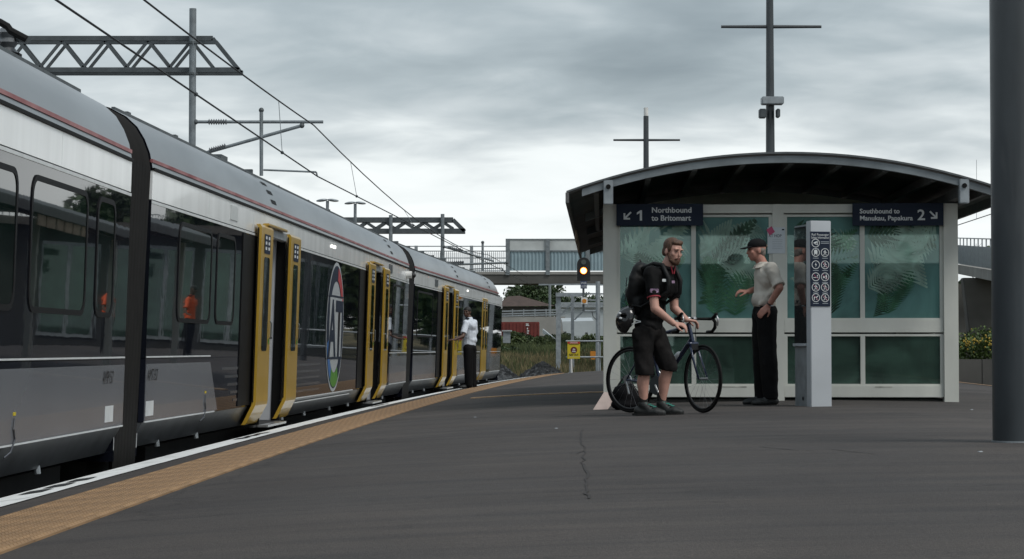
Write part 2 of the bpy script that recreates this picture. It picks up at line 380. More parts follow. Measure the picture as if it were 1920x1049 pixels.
# tactile paving: tiles with rows of studs, each tile its own piece (shared mesh)
b = MB(); T0 = .65; n = 11
b.box((0, -.298, -.03), (T0, .298, .004))
for i in range(n):
    for j in range(n):
        x = (i+.5)*T0/n; y = -.3+(j+.5)*.6/n; r0, r1, h = .019, .010, .014; r2, r3 = .0255, .019
        vs = [(x-r0, y-r2, .004), (x+r0, y-r2, .004), (x+r0, y+r2, .004), (x-r0, y+r2, .004), (x-r1, y-r3, h), (x+r1, y-r3, h), (x+r1, y+r3, h), (x-r1, y+r3, h)]
        b.add(vs, [(4, 5, 6, 7), (0, 1, 5, 4), (1, 2, 6, 5), (2, 3, 7, 6), (3, 0, 4, 7)])
proto = b.build('tactile_tile', M['tactile'], pf); first = True
k = 0; y = 3.0
while y < 69.8:
    o = proto if first else proto.copy()
    if not first: COL.objects.link(o)
    first = False
    sl = .0139+.00118*y; d = .71
    o.location = (XE(y)+d, y, zp(d)+.004); o.rotation_euler = (0, -math.atan((zp(d+.6)-zp(d))/.6), -math.atan(sl))
    y += .603*math.cos(math.atan(sl))
strip('tactile_strip', PW-1.36, PW-.71, -16, 70, .010, M['tactile'])
# tan guide tiles crossing the platform
a0 = G(884, 747.5); a1 = G(1140, 735.5); dv = (a1-a0); ln = dv.length; nseg = 9
b = MB(); b.box((-.5, -.5, -.02), (.5, .5, .008)); gp = b.build('guide_tile', M['tan_tile'], pf); first = True
for k in range(nseg):
    o = gp if first else gp.copy()
    if not first: COL.objects.link(o)
    first = False
    c = a0 + dv*((k+.5)/nseg); c.z = ground(c.x, c.y)+.004
    o.location = c; o.scale = (ln/nseg*.95, .42, 1); o.rotation_euler = (0, -math.atan2(dv.z, math.hypot(dv.x, dv.y)), math.atan2(dv.y, dv.x))
# small litter flecks on the asphalt
for k, (px, py) in enumerate([(891, 783), (1043, 804), (1838, 848), (1822, 769)]):
    g = G(px, py); b = MB(); s = .012
    b.hexa([g+Vector((-s, -s*1.6, .001)), g+Vector((s*1.2, -s, .001)), g+Vector((s, s*1.4, .001)), g+Vector((-s*1.3, s, .001)),
            g+Vector((-s*.7, -s, .006)), g+Vector((s*.7, -s*.6, .007)), g+Vector((s*.6, s, .006)), g+Vector((-s*.8, s*.6, .005))])
    o = b.build('litter_fleck', M['galv'])
    tag(o, ['pale scrap on the asphalt left of the guide tiles', 'small pale scrap on the asphalt left of the bicycle', 'pale scrap at the foot of the big dark column',
            'tiny pale scrap before the right end of the shelter', 'pale scrap on the asphalt below the front wheel', 'pale scrap on the dark asphalt mid platform'][k], 'litter', 'litter on the platform')
# cracks and a sealed seam in the asphalt
for k, (pts, w_) in enumerate((([(1092, 806), (1089, 828), (1096, 846), (1093, 868), (1101, 890), (1099, 918), (1106, 940)], .007), ([(1096, 846), (1080, 852), (1066, 851)], .006),
        ([(1420, 838), (1500, 845), (1560, 843), (1640, 852), (1700, 850)], .006))):
    b = MB(); g_ = [G(*p) for p in pts]; q = random.Random(k); fine = []
    for a, c in zip(g_, g_[1:]):
        for j in range(5): p_ = a.lerp(c, j/5); fine.append(p_+Vector((q.gauss(0, .006), q.gauss(0, .02), 0)))
    for j, p_ in enumerate(fine):
        d_ = (fine[min(j+1, len(fine)-1)]-fine[max(j-1, 0)]); d_ = (g_[-1]-g_[0]); d_.z = 0; d_.normalize(); s_ = Vector((-d_.y, d_.x, 0))*w_*q.uniform(.25, 1.2)
        for e_ in (p_-s_, p_+s_): b.v.append((e_.x, e_.y, ground(e_.x, e_.y)+.0035))
    b.f = [(2*j, 2*j+1, 2*j+3, 2*j+2) for j in range(len(fine)-1)]
    b.build('asphalt_crack', mat('crack_dark', (.031, .027, .026), .9, var=.3, scale=12), pf)
# rails under the train
b = MB()
for off in (-.75-.95, -.75+.115):
    pts = [(XE(y)-.78+off+.0, y, -.67) for y in range(-18, 69, 3)]
    for q in range(len(pts)-1): b.bar(pts[q], pts[q+1], .07, .15)
tag(b.build('rail_track', M['under']), 'dark rails beneath the train in the gap beside the platform', 'rails')
# ------------------------------------------------------------------ train
def side_at(px):                      # point of the carriage side seen at image column px
    k = (px-960)/F; lo, hi = 2.0, 75.0
    for _ in range(60):
        m_ = (lo+hi)/2
        if (XE(m_)-.14)/m_ < k: lo = m_
        else: hi = m_
    return Vector((XE(lo)-.14, lo, 0))
PROF = [(0, 2.50), (-.012, 2.56), (-.03, 2.64), (-.08, 2.76), (-.15, 2.87), (-.25, 2.96), (-.4, 3.04), (-.7, 3.12), (-1.375, 3.18)]
WID = 2.75
class Car:
    def __init__(s, A, B, name, label):
        s.A = Vector(A); s.B = Vector(B); d = s.B-s.A; s.L = d.length; s.u = d.normalized(); s.n = Vector((s.u.y, -s.u.x, 0))
        s.root = thing(name, label, 'train carriage', tuple(s.A + s.u*s.L/2 - s.n*WID/2 + Vector((0, 0, -.6))), 'carriages of the train')
    def T(s, a, n, z): return s.A + s.u*a + s.n*(n+.032*(z-2.2)) + Vector((0, 0, z-.032*n*0))   # the track is canted: the side leans a little
    def at(s, px):
        k = (px-960)/F; return (k*s.A.y - s.A.x)/(s.u.x - k*s.u.y)
def rrect(w, h, r, n=5):
    pts = []
    for cx, cz, a in ((w/2-r, h/2-r, 0), (-w/2+r, h/2-r, 90), (-w/2+r, -h/2+r, 180), (w/2-r, -h/2+r, 270)):
        for k in range(n+1):
            t = R(a+90*k/n); pts.append((cx+r*math.cos(t), cz+r*math.sin(t)))
    return pts
def plate(c, s0, s1, z0, z1, n0, n1, name, m, parent=None, bev=0):
    b = MB(); b.fbox(lambda a, n, z: c.T(a, n, z), (s0, n0, z0), (s1, n1, z1)); return b.build(name, m, parent or c.root, bevel=bev)
def window(c, s0, s1, z0, z1):
    w, h = s1-s0, z1-z0; cs, cz = (s0+s1)/2, (z0+z1)/2; o = rrect(w+.08, h+.08, .14); i = rrect(w, h, .11); n = len(o)
    b = MB()
    b.v = [c.T(cs+a, -.004, cz+z) for a, z in o] + [c.T(cs+a, .008, cz+z) for a, z in o] + [c.T(cs+a, .008, cz+z) for a, z in i] + [c.T(cs+a, -.002, cz+z) for a, z in i]
    for k in range(n):
        j = (k+1) % n
        for q in range(3): b.f.append((q*n+k, q*n+j, (q+1)*n+j, (q+1)*n+k))
    fr = b.build('window', M['tr_gasket'], c.root)
    b = MB(); b.poly([c.T(cs+a, .003, cz+z) for a, z in i]); b.build('pane', M['tr_glass'], fr)
def door_leaf(c, s0, s1, off, closed=False):
    prof = [(-.115, .085), (-.10, .10), (-.005, .30), (0, .34), (0, 2.30), (-.02, 2.33)]
    b = MB(); m = len(prof)
    for s in (s0, s1):
        for n, z in prof: b.v.append(c.T(s, off+n, z))
        for n, z in prof: b.v.append(c.T(s, off+n-.045, z))
    k = 2*m
    for q in range(m-1):
        b.f += [(q, q+1, k+q+1, k+q), (m+q, k+m+q, k+m+q+1, m+q+1), (q, m+q, m+q+1, q+1), (k+q, k+q+1, k+m+q+1, k+m+q)]
    b.f += [(0, k, k+m, m), (m-1, 2*m-1, k+2*m-1, k+m-1)]
    d = b.build('door', M['yellow'], c.root)
    w = s1-s0; cs = (s0+s1)/2
    b = MB(); b.poly([c.T(cs+a, off+.004, 1.44+z) for a, z in rrect(w*.46, 1.06, .05)]); b.build('door_window', M['tr_glass'], d)
    b = MB(); b.poly([c.T(cs+a, off+.004, 2.12+z) for a, z in rrect(w*.50, .22, .02)]); b.build('placard', M['navy'], d)
    b = MB()
    for q in (-.12, .12):
        for r_ in range(3):
            z = 2.19-r_*.06
            b.poly([c.T(cs+w*q+a, off+.007, z+zz) for a, zz in rrect(w*.13, .035, .012, 2)])
    b.build('placard_print', M['sign_white'], d)
    b = MB(); b.tube([c.T(cs+w*.36, off+.015, 1.05), c.T(cs+w*.36, off+.03, 1.07), c.T(cs+w*.36, off+.03, 1.23), c.T(cs+w*.36, off+.015, 1.25)], .009, 6)
    b.build('handle', M['gantry'], d)
    b = MB(); b.fbox(c.T, (s0-.010, off-.042, .34), (s0-.001, off-.028, 2.29)); b.build('door_seal', M['rubber'], d)
    b = MB(); b.fbox(c.T, (s1+.001, off-.04, .34), (s1+.014, off-.004, 2.29)); b.build('door_seal', M['rubber'], d)
    b = MB(); b.disc(lambda a, z, dd: c.T(cs+w*.36+a, off+.006, 1.02+z), (0, 0), .035, 14); b.build('door_button', M['logo_green'], d)
    return d
def doorway(c, s0, s1, opened=True):
    """s0..s1 is the clear opening"""
    w = s1-s0
    if opened:
        door_leaf(c, s0-w*.56+.05, s0+.05, .085); door_leaf(c, s1-.05, s1+w*.56-.05, .085)
        plate(c, s0-w*.5-.75, s0-.034, .31, 2.19, .0, .010, 'dark_reflection_plate', M['rubber'])  # black plate stands in for the dark reflection beside the open leaf
        b = MB()
        b.fbox(c.T, (s0-.03, -.12, .06), (s0, .004, 2.33)); b.build('door_jamb', M['rubber'], c.root)
        b = MB(); b.fbox(c.T, (s1, -.10, .06), (s1+.03, .004, 2.33)); b.build('door_jamb', M['rubber'], c.root)
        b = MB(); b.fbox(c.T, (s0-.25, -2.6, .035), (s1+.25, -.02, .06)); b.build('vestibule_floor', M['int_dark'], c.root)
        b = MB(); b.fbox(c.T, (s0-.25, -2.6, 2.36), (s1+.25, -.06, 2.39)); b.build('vestibule_ceiling', M['interior'], c.root)
        b = MB(); b.fbox(c.T, (s1+.01, -1.05, .062), (s1+.05, -.102, 2.355)); p = b.build('vestibule_panel', M['interior'], c.root, bevel=.006)
        b = MB(); b.fbox(c.T, (s1+.004, -.9, 1.06), (s1+.009, -.12, 1.075)); b.build('panel_seam', M['int_dark'], p)
        b = MB(); b.fbox(c.T, (s0-.06, -1.05, .062), (s0-.02, -.122, 2.355)); b.build('vestibule_panel', M['interior'], c.root)
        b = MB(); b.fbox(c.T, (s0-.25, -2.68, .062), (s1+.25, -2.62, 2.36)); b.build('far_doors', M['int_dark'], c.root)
        b = MB(); b.fbox(c.T, (s0+.05, -.04, .03), (s1-.05, .10, .055)); b.build('door_step', M['steel'], c.root)
        b = MB(); b.fbox(c.T, (s0-w*.18, .006, 2.335), (s1-w*.22, .085, 2.365)); b.build('door_rail', M['yellow'], c.root, bevel=.008)
        b = MB(); b.fbox(c.T, (s0+.1, -.02, 2.24), (s1-.05, .03, 2.33)); b.build('door_mechanism', M['galv'], c.root)
    else:
        door_leaf(c, s0, (s0+s1)/2-.006, .012); door_leaf(c, (s0+s1)/2+.006, s1, .012)
def roof_strip(c, s0, s1, name, m, prof, out=0, taper=0, parent=None):
    b = MB(); pr = list(prof); full = pr + [(-WID-n, z) for n, z in pr[-2::-1]]; k = len(full)
    ss = [s0, s1] if not taper else [s0, s1-1.8, s1-1.1, s1-.5, s1]
    for s in ss:
        t = 0 if not taper else max(0, (s-(s1-1.8))/1.8)
        for n, z in full:
            q = 1-t*t*.62; b.v.append(c.T(s, -WID/2+(n+WID/2)*(1-.12*t*t)+ (0 if not out else out*(1 if n > -WID/2 else -1)), 2.5+(z-2.5)*q+out))
    for i in range(len(ss)-1):
        for j in range(k-1): b.f.append((i*k+j, i*k+j+1, (i+1)*k+j+1, (i+1)*k+j))
    return b.build(name, m, parent or c.root, smooth=True, auto=50)
def carriage(name, label, A, B, opens, closed, wins, lower, cab=False):
    c = Car(A, B, name, label); Lc = c.L
    ivs = []; s = 0
    for a, d in sorted(opens+closed): ivs.append((s, a-.03)); s = d+.03
    ivs.append((s, Lc))
    roof_strip(c, 0, Lc, 'roof', M['tr_roof'], PROF, taper=1 if cab else 0)
    for a, d in ivs:
        # skirt tucks under towards the track
        b = MB(); q = [(-.13, .07), (-.012, .29), (-.06, .29), (-.17, .07)]
        b.v = [c.T(a, n, z) for n, z in q] + [c.T(d, n, z) for n, z in q]
        b.f = [(0, 1, 5, 4), (1, 2, 6, 5), (2, 3, 7, 6), (3, 0, 4, 7), (0, 3, 2, 1), (4, 5, 6, 7)]
        b.build('skirt', M['tr_skirt'], c.root)
        plate(c, a, d, .295, .845, -.05, 0, 'lower_panel', M['tr_navy'])
        plate(c, a, d, .848, 2.228, -.05, 0, 'glazing_band', M['tr_band'])
        plate(c, a, d, 2.20, 2.225, .0, .006, 'white_line', M['tr_line'])
    for a, d in lower:                       # grey lower panels set over the navy shell
        if d-a > 0:
            b = MB(); sl = .35 if (d < Lc-1 and not cab) else 0
            b.hexa([c.T(a, -.01, .305), c.T(d+sl*1.3, -.01, .305), c.T(d+sl*1.3, .006, .305), c.T(a, .006, .305),
                    c.T(a, -.01, .80), c.T(d, -.01, .80), c.T(d, .006, .80), c.T(a, .006, .80)])
            b.build('grey_panel', M['tr_grey'], c.root)
            plate(c, a, d, .855, .868, 0, .007, 'white_line', M['tr_line'])
            plate(c, a, d+.3*(sl > 0), .290, .302, -.005, .010, 'white_line', M['tr_line'])
    # white band above the doors, panel by panel
    s = 0; q = random.Random(int(A[1]*10)); sj = [0]
    while s < Lc-.5:
        s = min(Lc, s+q.choice((2.6, 3.1, 2.2))); s = Lc if Lc-s < 1 else s; sj.append(s)
    for a, d in zip(sj, sj[1:]): plate(c, a+.004, d-.004, 2.236, 2.488, -.05, .0, 'fascia_panel', M['tr_white'])
    for a, d in opens+closed: plate(c, a-.02, d+.02, 2.31, 2.40, -.12, -.052, 'door_header', M['rubber'])
    plate(c, 0, Lc-(1.0 if cab else 0), 2.488, 2.512, -.03, .016, 'gutter', M['rubber'])
    plate(c, 0, Lc-(1.2 if cab else 0), 2.558, 2.588, -.03, -.0025, 'red_stripe', M['tr_red'])
    plate(c, 0, Lc, -.02, 2.49, -WID, -WID+.04, 'far_side', M['tr_navy'])
    for s in (0, Lc-.04):
        b = MB(); b.fbox(c.T, (s, -WID+.05, .0), (s+.04, -.06, 2.50)); b.build('end_wall', M['tr_navy'], c.root)
        pr = [(n-.005, z-.01) for n, z in PROF]; full = pr + [(-WID-n, z) for n, z in pr[-2::-1]]
        if not (cab and s > 1):
            b = MB(); b.v = [c.T(s, n, z) for n, z in full]+[c.T(s+.04, n, z) for n, z in full]; k = len(full)
            b.f = [tuple(range(k))[::-1], tuple(range(k, 2*k))]; b.build('end_wall', M['tr_navy'], c.root)
    for z0, z1, n0 in ((-.30, .02, -.28), (-.55, -.30, -.5)):
        for k in range(3):
            a = Lc*(.06+.33*k); d = a+Lc*.24
            plate(c, a, d, z0, z1, -WID-n0, n0, 'underframe', M['under'])
    for a in (1.6, 3.9, Lc-3.9, Lc-1.6):
        for n in (-.62, -2.13):
            b = MB(); b.tube([c.T(a, n-.07, -.25), c.T(a, n+.07, -.25)], .40, 20); b.build('wheel', M['under'], c.root)
    for a, d in opens: doorway(c, a, d)
    for a, d in closed: doorway(c, a, d, False)
    for wdw in wins: window(c, *wdw)
    # small bright brackets along the bottom of the skirt
    s = 1.2
    while s < Lc-1:
        b = MB(); b.tube([c.T(s, -.14, .09), c.T(s, -.13, .03)], .024, 8); b.build('skirt_bracket', M['galv'], c.root); s += q.uniform(1.6, 2.9)
    # roof gear
    for k in range(int(Lc/2.4)):
        a = 1.2+k*2.4+q.uniform(-.5, .5)
        h = q.choice((.04, .05, .08)); ww = q.choice((.05, .08, .25))
        if cab and a > Lc-2.5: continue
        plate(c, a, a+ww*1.6, 3.07, 3.12+h, -.72, -.58, 'roof_fitting', M['gantry'])
    b = MB(); b.bar(c.T(.2, -.42, 3.055), c.T(Lc-(2.2 if cab else .2), -.42, 3.055), .03, .03); b.build('roof_rail', M['gantry'], c.root)
    return c
pA = [side_at(244), side_at(283), side_at(766.5), side_at(778), side_at(941.5)]
d1 = (pA[0]-side_at(60)).normalized(); A0 = pA[0]-d1*24.0; A0.x = XE(A0.y)-.14
# pixel columns are read off where openings begin and end; carriages carry them as distances along their side
c2 = Car(pA[1], pA[2], 'tmp', 'x'); op = c2.at; bpy.data.objects.remove(c2.root)
c3 = Car(pA[3], pA[4], 'tmp', 'x'); op3 = c3.at; bpy.data.objects.remove(c3.root)
c1 = Car(A0, pA[0], 'tmp', 'x'); op1 = c1.at; bpy.data.objects.remove(c1.root)
L1 = (pA[0]-A0).length
O1 = [(op(497), op(497)+1.45)]; O2 = [(op(695), op(695)+1.45)]; O3 = [(op3(835), op3(835)+1.45)]; O4 = [(op3(905), op3(905)+1.45)]
W1 = [(op1(185), op1(215), 1.22, 2.08), (op1(62), op1(163), 1.22, 2.08)]
for k in range(3): W1.append((op1(62)-2.35*(k+1)-.1, op1(62)-2.35*(k+1)+1.9, 1.22, 2.08))
CA1 = carriage('carriage', 'nearest carriage of the grey train, cut by the left edge of the picture', A0, pA[0], [(7.2, 8.65)], [], W1, [(0, 7.1), (8.8, L1-.02)])
CA2 = carriage('carriage', 'middle carriage with the round ringed letter emblem between its two open yellow doorways', pA[1], pA[2], O1+O2, [],
               [(op(338), op(397), 1.22, 2.08), (op(409), op(441), 1.22, 2.08), (op(738), op(757), 1.22, 2.08)], [(.02, op(402)), (op(735), op(766))])
CA3 = carriage('carriage', 'farthest carriage of the train, the guard in white shirt standing at its open door', pA[3], pA[4], O3, O4,
               [(op3(784), op3(812), 1.22, 2.08)], [(.02, op3(820)), (op3(862), op3(902)), (op3(921), op3(940))], cab=True)
# gangway bellows between carriages
def gangway(ca, cb, label):
    t = thing('gangway_bellows', label, 'gangway', tuple(cb.A - cb.n*WID/2 + Vector((0, 0, -.3))), 'gangways between carriages')
    a0, a1 = ca.T(ca.L, 0, 2.2), cb.T(0, 0, 2.2); a0.z = a1.z = 0; g = (a1-a0).length; n = cb.n
    pr = [(-.05, -.1)] + [(n_-.006, z-.008) for n_, z in PROF]; full = pr + [(-WID-n_, z) for n_, z in pr[-2::-1]]; k = len(full)
    ribs = 7
    for r_ in range(ribs):
        f0, f1 = r_/ribs, (r_+1)/ribs; b = MB(); q = 0
        for f, o in ((f0, .022), ((f0+f1)/2, 0), (f1, .022)):
            p = a0.lerp(a1, f)
            for nn, z in full: b.v.append(p + n*(nn + .032*(z-2.2) - o*(1 if nn > -1.37 else -1)) + Vector((0, 0, z-o)))
        for i in range(2):
            for j in range(k-1): b.f.append((i*k+j, i*k+j+1, (i+1)*k+j+1, (i+1)*k+j))
        b.build('bellows_fold', M['bellows'], t, smooth=True, auto=40)
    b = MB(); c = a0.lerp(a1, .5)-n*WID/2
    b.box((c.x-1.0, c.y-.5, -.35), (c.x+1.0, c.y+.5, .05)); b.build('coupler', M['under'], t)
gangway(CA1, CA2, 'wide dark gangway bellows between the nearest and middle carriages')
gangway(CA2, CA3, 'thin dark gangway bellows between the middle and farthest carriages')
# lettering, plates and stripes
def ctext(c, s, z, body, size, m, sx=1, name='lettering', bold=0): return text(name, body, size, c.T(s, .011, z), c.u, c.T(0, 0, 1)-c.T(0, 0, 0), m, c.root, sx=sx, bold=bold)
ctext(CA1, op1(203), .655, 'AMP157', .145, M['black'], .80); ctext(CA2, op(286), .655, 'AMT157', .145, M['black'], .80)
for c, s in ((CA1, op1(210)), (CA2, op(285))): plate(c, s, s+.30, .345, .475, .006, .009, 'white_plate', M['tr_line'])
for c, s in ((CA1, op1(36)), (CA2, op(392))):
    b = MB(); b.tube([c.T(s+.08, .012, .47), c.T(s+.05, .014, .40), c.T(s+.09, .014, .33), c.T(s-.02, .014, .25), c.T(s-.12, .0, .22)], .007, 6); b.build('lifting_hook', M['tr_stripe'], c.root)
    plate(c, s+.05, s+.11, .49, .512, .006, .010, 'yellow_mark', M['danger_y'])
for sA, sB in ((op(432), op(455)), (op(566), op(606))):
    for k in range(5):
        z = .74-k*.085; plate(CA2, sA-.25+k*.18*(sA < 8), sB, z-.028, z, .0, .004, 'grey_stripe', M['tr_stripe'])
for z in (.30, .245): plate(CA2, op(563), op(668)-(.3 if z < .3 else 0), z-.006, z+.006, -.02, .009 if z > .28 else -.005, 'white_line', M['tr_line'])
for c, s in ((CA2, op(430)), (CA3, op3(815)), (CA2, op(728.5))): plate(c, s, s+(.42 if c is CA2 and s < 9 else .55), 2.29, 2.44, .0, .010, 'destination_display', M['palewin'] if s < 9 and c is CA2 else M['gantry'])
# ringed emblem with the letters A T
cs = op(631.5); cz = 1.25
E = lambda a, z, d: CA2.T(cs+a, d, cz+z)
e0 = MB().disc(E, (0, 0), .935, 48, th=.005).build('emblem', M['logo_grey'], CA2.root)
MB().disc(E, (0, 0), .885, 48, r2=.66, th=.008).build('emblem_ring', M['navy'], e0)
MB().disc(E, (0, 0), .865, 18, r2=.68, th=.011, a0=R(22), a1=R(80)).build('ring_red', M['logo_red'], e0)
MB().disc(E, (0, 0), .865, 14, r2=.68, th=.011, a0=R(196), a1=R(242)).build('ring_blue', M['logo_blue'], e0)
MB().disc(E, (0, 0), .865, 14, r2=.66, th=.011, a0=R(243), a1=R(300)).build('ring_green', M['logo_green'], e0)
for z in (.44, -.45):
    b = MB(); b.poly([E(-.80, z-.012, .013), E(.80, z-.012, .013), E(.80, z+.012, .013), E(-.80, z+.012, .013)]); b.build('emblem_bar', M['navy'], e0)
b = MB(); b.poly([E(-.655, -.43, .0115), E(.655, -.43, .0115), E(.655, .42, .0115), E(-.655, .42, .0115)]); b.build('emblem_field', M['logo_grey'], e0)
text('emblem_letter', 'A', 1.10, CA2.T(cs-.70, .015, cz-.40), CA2.u, CA2.T(0, 0, 1)-CA2.T(0, 0, 0), M['navy'], e0, sx=1.0, bold=.035)
text('emblem_letter', 'T', 1.10, CA2.T(cs-.02, .015, cz-.40), CA2.u, CA2.T(0, 0, 1)-CA2.T(0, 0, 0), M['navy'], e0, sx=1.15, bold=.035)
# small lamps over doors
lampm = emit('door_lamp_glow', (1, .97, .9), 1.4)
for c, s in ((CA2, op(620)), (CA2, op(625)), (CA3, op3(876))):
    b = MB(); b.fbox(c.T, (s, .0, 2.37), (s+.11, .016, 2.41)); b.build('side_lamp', lampm, c.root)
b = MB(); b.tube([CA2.T(op(762), 0, 2.36), CA2.T(op(762), .10, 2.36)], .07, 14); o = b.build('side_camera', M['pole_white'], CA2.root, smooth=True, auto=40)
b = MB(); b.ell(CA2.T(op(762.5), .12, 2.35), .055); b.build('camera_dome', M['black'], o, smooth=True)
# roof seams
for c, s in ((CA2, op(512)), (CA2, op(735)), (CA3, op3(858)), (CA3, op3(918))):
    b = MB()
    for k in range(6):
        n0, z0 = PROF[2+k % 6] if 2+k < len(PROF) else PROF[-1]; n1, z1 = PROF[min(3+k, len(PROF)-1)]
        if 3+k >= len(PROF)-1: break
        A_ = [c.T(s, n0, z0+.008), c.T(s+.35, n0, z0+.008), c.T(s+.35, n0*.6+n1*.4, z0*.6+z1*.4+.012), c.T(s, n0*.6+n1*.4, z0*.6+z1*.4+.012)]
        b.poly(A_)
    b.build('roof_louvre', M['rubber'], c.root)
# cab end of the far carriage
c = CA3; Lc = c.L
b = MB(); b.fbox(c.T, (Lc, -WID+.15, .05), (Lc+.22, -.10, 1.85)); b.build('cab_front', M['yellow'], c.root, bevel=.06)
b = MB(); b.fbox(c.T, (Lc, -WID+.2, 1.85), (Lc+.16, -.14, 2.5)); b.build('windscreen', M['tr_glass'], c.root, bevel=.05)
# pantograph gear on the nearest roof
pt = thing('pantograph', 'folded dark pantograph with grey insulators on the nearest carriage roof', 'pantograph', tuple(CA1.T(L1-1.6, -1.2, 3.16)))
def q_(px, py, Y): return P(px, py, Y)
for (px, py, Y) in ((-18, 96, 16.4), (14, 98, 16.6)):
    top = q_(px, py-44, Y); bot = q_(px, py+28, Y); b = MB()
    pts = []; rs = []
    for k in range(9):
        f = k/8; pts.append(bot.lerp(top, f)); rs.append(.085 if k % 2 else .055)
    b.tube(pts, rs, 14); b.build('insulator', M['porcelain'], pt, smooth=True, auto=35)
b = MB(); b.bar(q_(-60, 100, 16.5), q_(38, 108, 16.5), .10, .06); b.build('base_frame', M['rubber'], pt)
b = MB(); b.tube([q_(-60, 20, 16.3), q_(0, 42, 16.3), q_(14, 50, 16.3), q_(20, 58, 16.3), q_(50, 74, 16.3)], .028, 8); b.build('lower_arm', M['rubber'], pt)
b = MB(); b.tube([q_(-60, 52, 16.8), q_(25, 68, 16.8), q_(50, 74, 16.3)], .03, 8); b.build('upper_arm', M['gantry'], pt)
# ------------------------------------------------------------------ shelter
sa = .0425; E1 = Vector((math.cos(sa), -math.sin(sa), 0)); E2 = Vector((math.sin(sa), math.cos(sa), 0)); SO = Vector((1.0816, 25.3, 0))
def S(u, v, z): return SO + E1*u + E2*v + Vector((0, 0, z))
def U(px): return (px-1131)*4.167/664
def ZS(py): return CZ+(655-py)/158.7
GZ = .30
sh = thing('platform_shelter', 'cream framed waiting shelter with green fern-print glass and curved roof', 'shelter', tuple(S(2.08, 1.7, GZ)))
def sb(name, m, a, b_, bev=.004, parent=None): k = MB(); k.fbox(S, a, b_); return k.build(name, m, parent or sh, bevel=bev)
def glassmat(name, tint, base, amt, sc):
    m = bpy.data.materials.new(name); m.use_nodes = True; t = m.node_tree; n = t.nodes; l = t.links; n.clear()
    o = n.new('ShaderNodeOutputMaterial'); tr = n.new('ShaderNodeBsdfTransparent'); tr.inputs[0].default_value = tint+(1,)
    b = n.new('ShaderNodeBsdfPrincipled'); b.inputs['Roughness'].default_value = .35; b.inputs['Specular IOR Level'].default_value = .3
    tcn = n.new('ShaderNodeTexCoord'); no = n.new('ShaderNodeTexNoise'); no.inputs['Scale'].default_value = sc; no.inputs['Detail'].default_value = 5
    no.inputs['Distortion'].default_value = 1.2; l.new(tcn.outputs['Object'], no.inputs['Vector'])
    r = n.new('ShaderNodeValToRGB'); l.new(no.outputs['Fac'], r.inputs[0]); r.color_ramp.elements[0].position = .33; r.color_ramp.elements[1].position = .7
    r.color_ramp.elements[0].color = tuple(c*.45 for c in base)+(1,); r.color_ramp.elements[1].color = tuple(c*1.5 for c in base)+(1,)
    l.new(r.outputs[0], b.inputs['Base Color'])
    mx_ = n.new('ShaderNodeMixShader'); mx_.inputs[0].default_value = amt; l.new(tr.outputs[0], mx_.inputs[1]); l.new(b.outputs[0], mx_.inputs[2])
    gl = n.new('ShaderNodeBsdfGlossy'); gl.inputs['Roughness'].default_value = .015; gl.inputs[0].default_value = (.75, .95, .9, 1)
    fr = n.new('ShaderNodeFresnel'); fr.inputs[0].default_value = 1.75
    m2 = n.new('ShaderNodeMixShader'); l.new(fr.outputs[0], m2.inputs[0]); l.new(mx_.outputs[0], m2.inputs[1]); l.new(gl.outputs[0], m2.inputs[2])
    l.new(m2.outputs[0], o.inputs[0]); MATS[name] = m; return m
M['sglass'] = glassmat('fern_print_glass', (.40, .72, .68), (.14, .30, .285), .58, 1.1)
M['sglass_low'] = glassmat('lower_tinted_glass', (.28, .52, .43), (.055, .11, .085), .55, 1.8)
M['fern'] = glassmat('fern_print_light', (.65, .9, .82), (.46, .64, .55), .48, 3)
M['fern_dark'] = glassmat('fern_print_dark', (.2, .4, .32), (.035, .10, .055), .65, 3)
M['fern_mid'] = glassmat('fern_print_green', (.4, .75, .55), (.085, .225, .125), .45, 3)
# posts, rails
zt = ZS(383)
def wall_bay(v, back=False):
    d = 1 if back else -1
    sb('corner_post', M['cream'], (0, v-.08, GZ-.02), (U(1157), v+.08, zt)); sb('corner_post', M['cream'], (U(1768), v-.08, GZ-.0), (U(1795), v+.08, zt))
    sb('centre_post', M['cream'], (U(1449), v-.05, GZ), (U(1471), v+.05, zt-.002))
    for a, c in ((1157, 1449), (1471, 1768)):
        sb('top_rail', M['cream'], (U(a), v-.045, ZS(400)), (U(c), v+.045, zt-.004))
        sb('mid_rail', M['cream'], (U(a), v-.045, ZS(624)), (U(c), v+.045, ZS(600)))
        sb('bottom_rail', M['cream'], (U(a), v-.045, ZS(745)), (U(c), v+.045, ZS(723)))
        mid = (1297+1306)/2 if a < 1300 else (1613.5+1622)/2
        for (g0, g1) in ((a, mid), (mid, c)):
            l_, r_ = U(g0)+ (.038 if g0 == a else .027), U(g1)-(.038 if g1 == c else .027)
            for z0, z1, m in ((ZS(597), ZS(407), M['sglass']), (ZS(720), ZS(631), M['sglass_low'])):
                f = MB(); w_ = .036
                x0, x1 = U(g0), U(g1)
                w0 = .038 if g0 == a else .027; w1 = .038 if g1 == c else .027
                t_ = .034; zz0, zz1 = z0-.022, z1+.026
                f.fbox(S, (x0, v-t_, zz0), (x0+w0, v+t_, zz1)); f.fbox(S, (x1-w1, v-t_, zz0), (x1, v+t_, zz1))
                f.fbox(S, (x0+w0, v-t_, zz0), (x1-w1, v+t_, z0)); f.fbox(S, (x0+w0, v-t_, z1), (x1-w1, v+t_, zz1))
                fr = f.build('window_frame', M['cream'], sh)
                g = MB(); g.fbox(S, (l_, v-.006, z0), (r_, v+.006, z1)); g.build('glass_pane', m, fr)
wall_bay(0); wall_bay(3.4, True)
